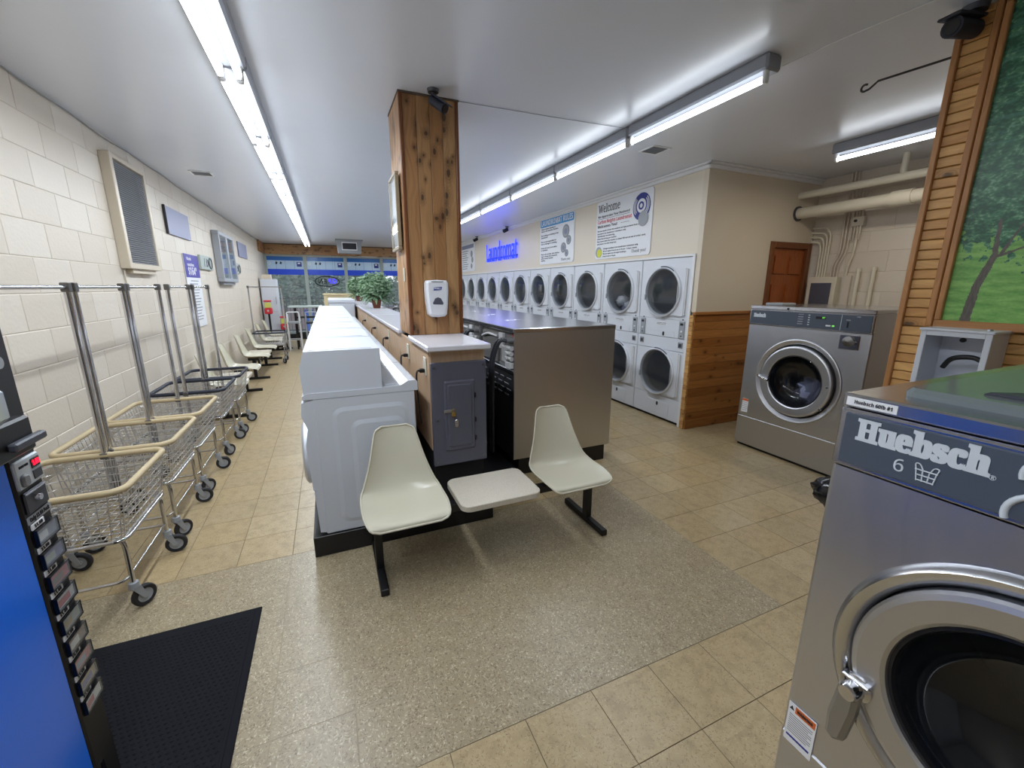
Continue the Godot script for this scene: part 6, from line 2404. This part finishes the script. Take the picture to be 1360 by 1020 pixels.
func make_small_things():
	bullet_camera("black security camera hanging before the pine column", P(0.77, H, 3.10), 40.0, 1.0, -35.0)
	bullet_camera("black security camera over the rules board", P(3.72, H, 8.84), -60.0, 1.0, -20.0)
	bullet_camera("black security camera over the notice board by the column", P(3.72, H, 10.86), -60.0, 1.0, -20.0)
	bullet_camera("black security camera at the top of the mural partition", P(2.90, H, 1.24), -96.0, 1.25, -6.0)
	# hook bar reaching out from the partition
	var t = thing("plant_hook", "black iron hook bar reaching out from the partition end", "hook", P(2.99, 2.79, 1.306))
	var st = S()
	var pts := [Vector3(0, 0, 0), Vector3(0, 0.02, -0.34), Vector3(0, -0.006, -0.38), Vector3(0, -0.01, -0.405)]
	for k in 8:
		var w := -PI * 0.5 + k * 0.55
		pts.append(Vector3(0, 0.008 + sin(w) * 0.018, -0.405 - cos(w) * 0.018))
	tube(st, pts, 0.006, 8)
	obj("bar", st, M.black, t)
	st = S()
	bx(st, -0.015, 0.015, -0.05, 0.05, -0.004, 0.0, 0.001)
	obj("wall_plate", st, M.black, t)
	# white open box on the planks behind the near machine
	t = thing("wall_box", "open white metal box fixed to the planks under the mural", "box", P(2.938, 1.17, 0.985), -90)
	st = S()
	for a in [[-0.122, -0.112, 0.0, 0.285, 0.0, 0.19], [0.112, 0.122, 0.0, 0.285, 0.0, 0.19], [-0.112, 0.112, 0.275, 0.285, 0.0, 0.19], [-0.112, 0.112, 0.0, 0.010, 0.0, 0.19], [-0.112, 0.112, 0.01, 0.275, 0.0, 0.008]]:
		bx(st, a[0], a[1], a[2], a[3], a[4], a[5], 0.002)
	obj("case", st, M.white, t)
	st = S()
	bx(st, -0.135, 0.135, 0.285, 0.297, -0.0, 0.20, 0.003)
	obj("top_rim", st, M.white, t)
	st = S()
	for a in [[-0.128, -0.105], [0.105, 0.128]]: bx(st, a[0], a[1], 0.0, 0.285, 0.185, 0.195, 0.002)
	bx(st, -0.105, 0.105, 0.262, 0.285, 0.185, 0.195, 0.002)
	obj("front_flange", st, M.white, t)
	st = S()
	cyl(st, Vector3(-0.03, 0.235, 0.008), Vector3(-0.03, 0.235, 0.016), 0.012, 0.012, 12)
	obj("grommet", st, M.black, t)
	st = S()
	tube(st, bend([Vector3(-0.05, 0.10, 0.10), Vector3(-0.02, 0.155, 0.12), Vector3(0.06, 0.17, 0.13), Vector3(0.10, 0.15, 0.13)], 0.05, 4), 0.012, 8)
	obj("hose", st, M.black, t)
	st = S()
	cyl(st, Vector3(0.09, 0.297, 0.12), Vector3(0.09, 0.304, 0.12), 0.012, 0.010, 12)
	obj("lid_lock", st, M.chrome, t)
	# black bag hung on the far side of the near machine
	t = thing("plastic_bag", "black plastic bag hanging at the side of the six-basket washer", "bag", P(1.41, 0.96, 0.688))
	st = S()
	cloth(st, Vector3(0, 0.075, 0), 0.062, 14, 0.35)
	XF = Transform3D(Basis.from_scale(Vector3(1.0, 1.6, 0.5)), Vector3(0, -0.02, 0))
	cloth(st, Vector3(0.0, 0.06, 0), 0.055, 17, 0.35)
	XF = Transform3D()
	obj("bag_body", st, M.black_gloss, t)
	st = S()
	tube(st, [Vector3(0.0, 0.12, 0.0), Vector3(0.003, 0.18, 0.04), Vector3(0.005, 0.2, 0.078)], 0.006, 6)
	obj("handle_loop", st, M.grey, t)
	# ceiling cables and small vents
	tag(obj("ceiling_cable", S_tube([P(0.975, H - 0.004, 3.2), P(1.7, H - 0.006, 3.17), P(2.38, H - 0.004, 3.14)], 0.0025, 5), M.hub), "thin cable across the ceiling from the pine column to the strip lights", "cable")
	tag(obj("ceiling_cable", S_tube([P(2.6, H - 0.004, 1.96), P(2.61, H - 0.006, 1.64), P(2.68, H - 0.004, 1.2), P(2.75, H - 0.004, 0.4)], 0.003, 5), M.white_trim), "white cable across the ceiling from the strip lights towards the partition", "cable")
	for a in [[-1.21, 6.28, "small ceiling register near the left wall"], [3.0, 3.48, "small ceiling register between the strip lights and the dryers"]]:
		t = thing("ceiling_register", a[2], "vent", P(a[0], H, a[1]))
		st = S()
		for b in [[-0.11, 0.11, -0.11, -0.09], [-0.11, 0.11, 0.09, 0.11], [-0.11, -0.09, -0.09, 0.09], [0.09, 0.11, -0.09, 0.09]]: bx(st, b[0], b[1], -0.008, 0.0, b[2], b[3], 0.002)
		obj("frame", st, M.white_trim, t)
		st = S()
		bx(st, -0.09, 0.09, -0.004, 0.0, -0.09, 0.09)
		obj("grille", st, M.dark_grey, t)
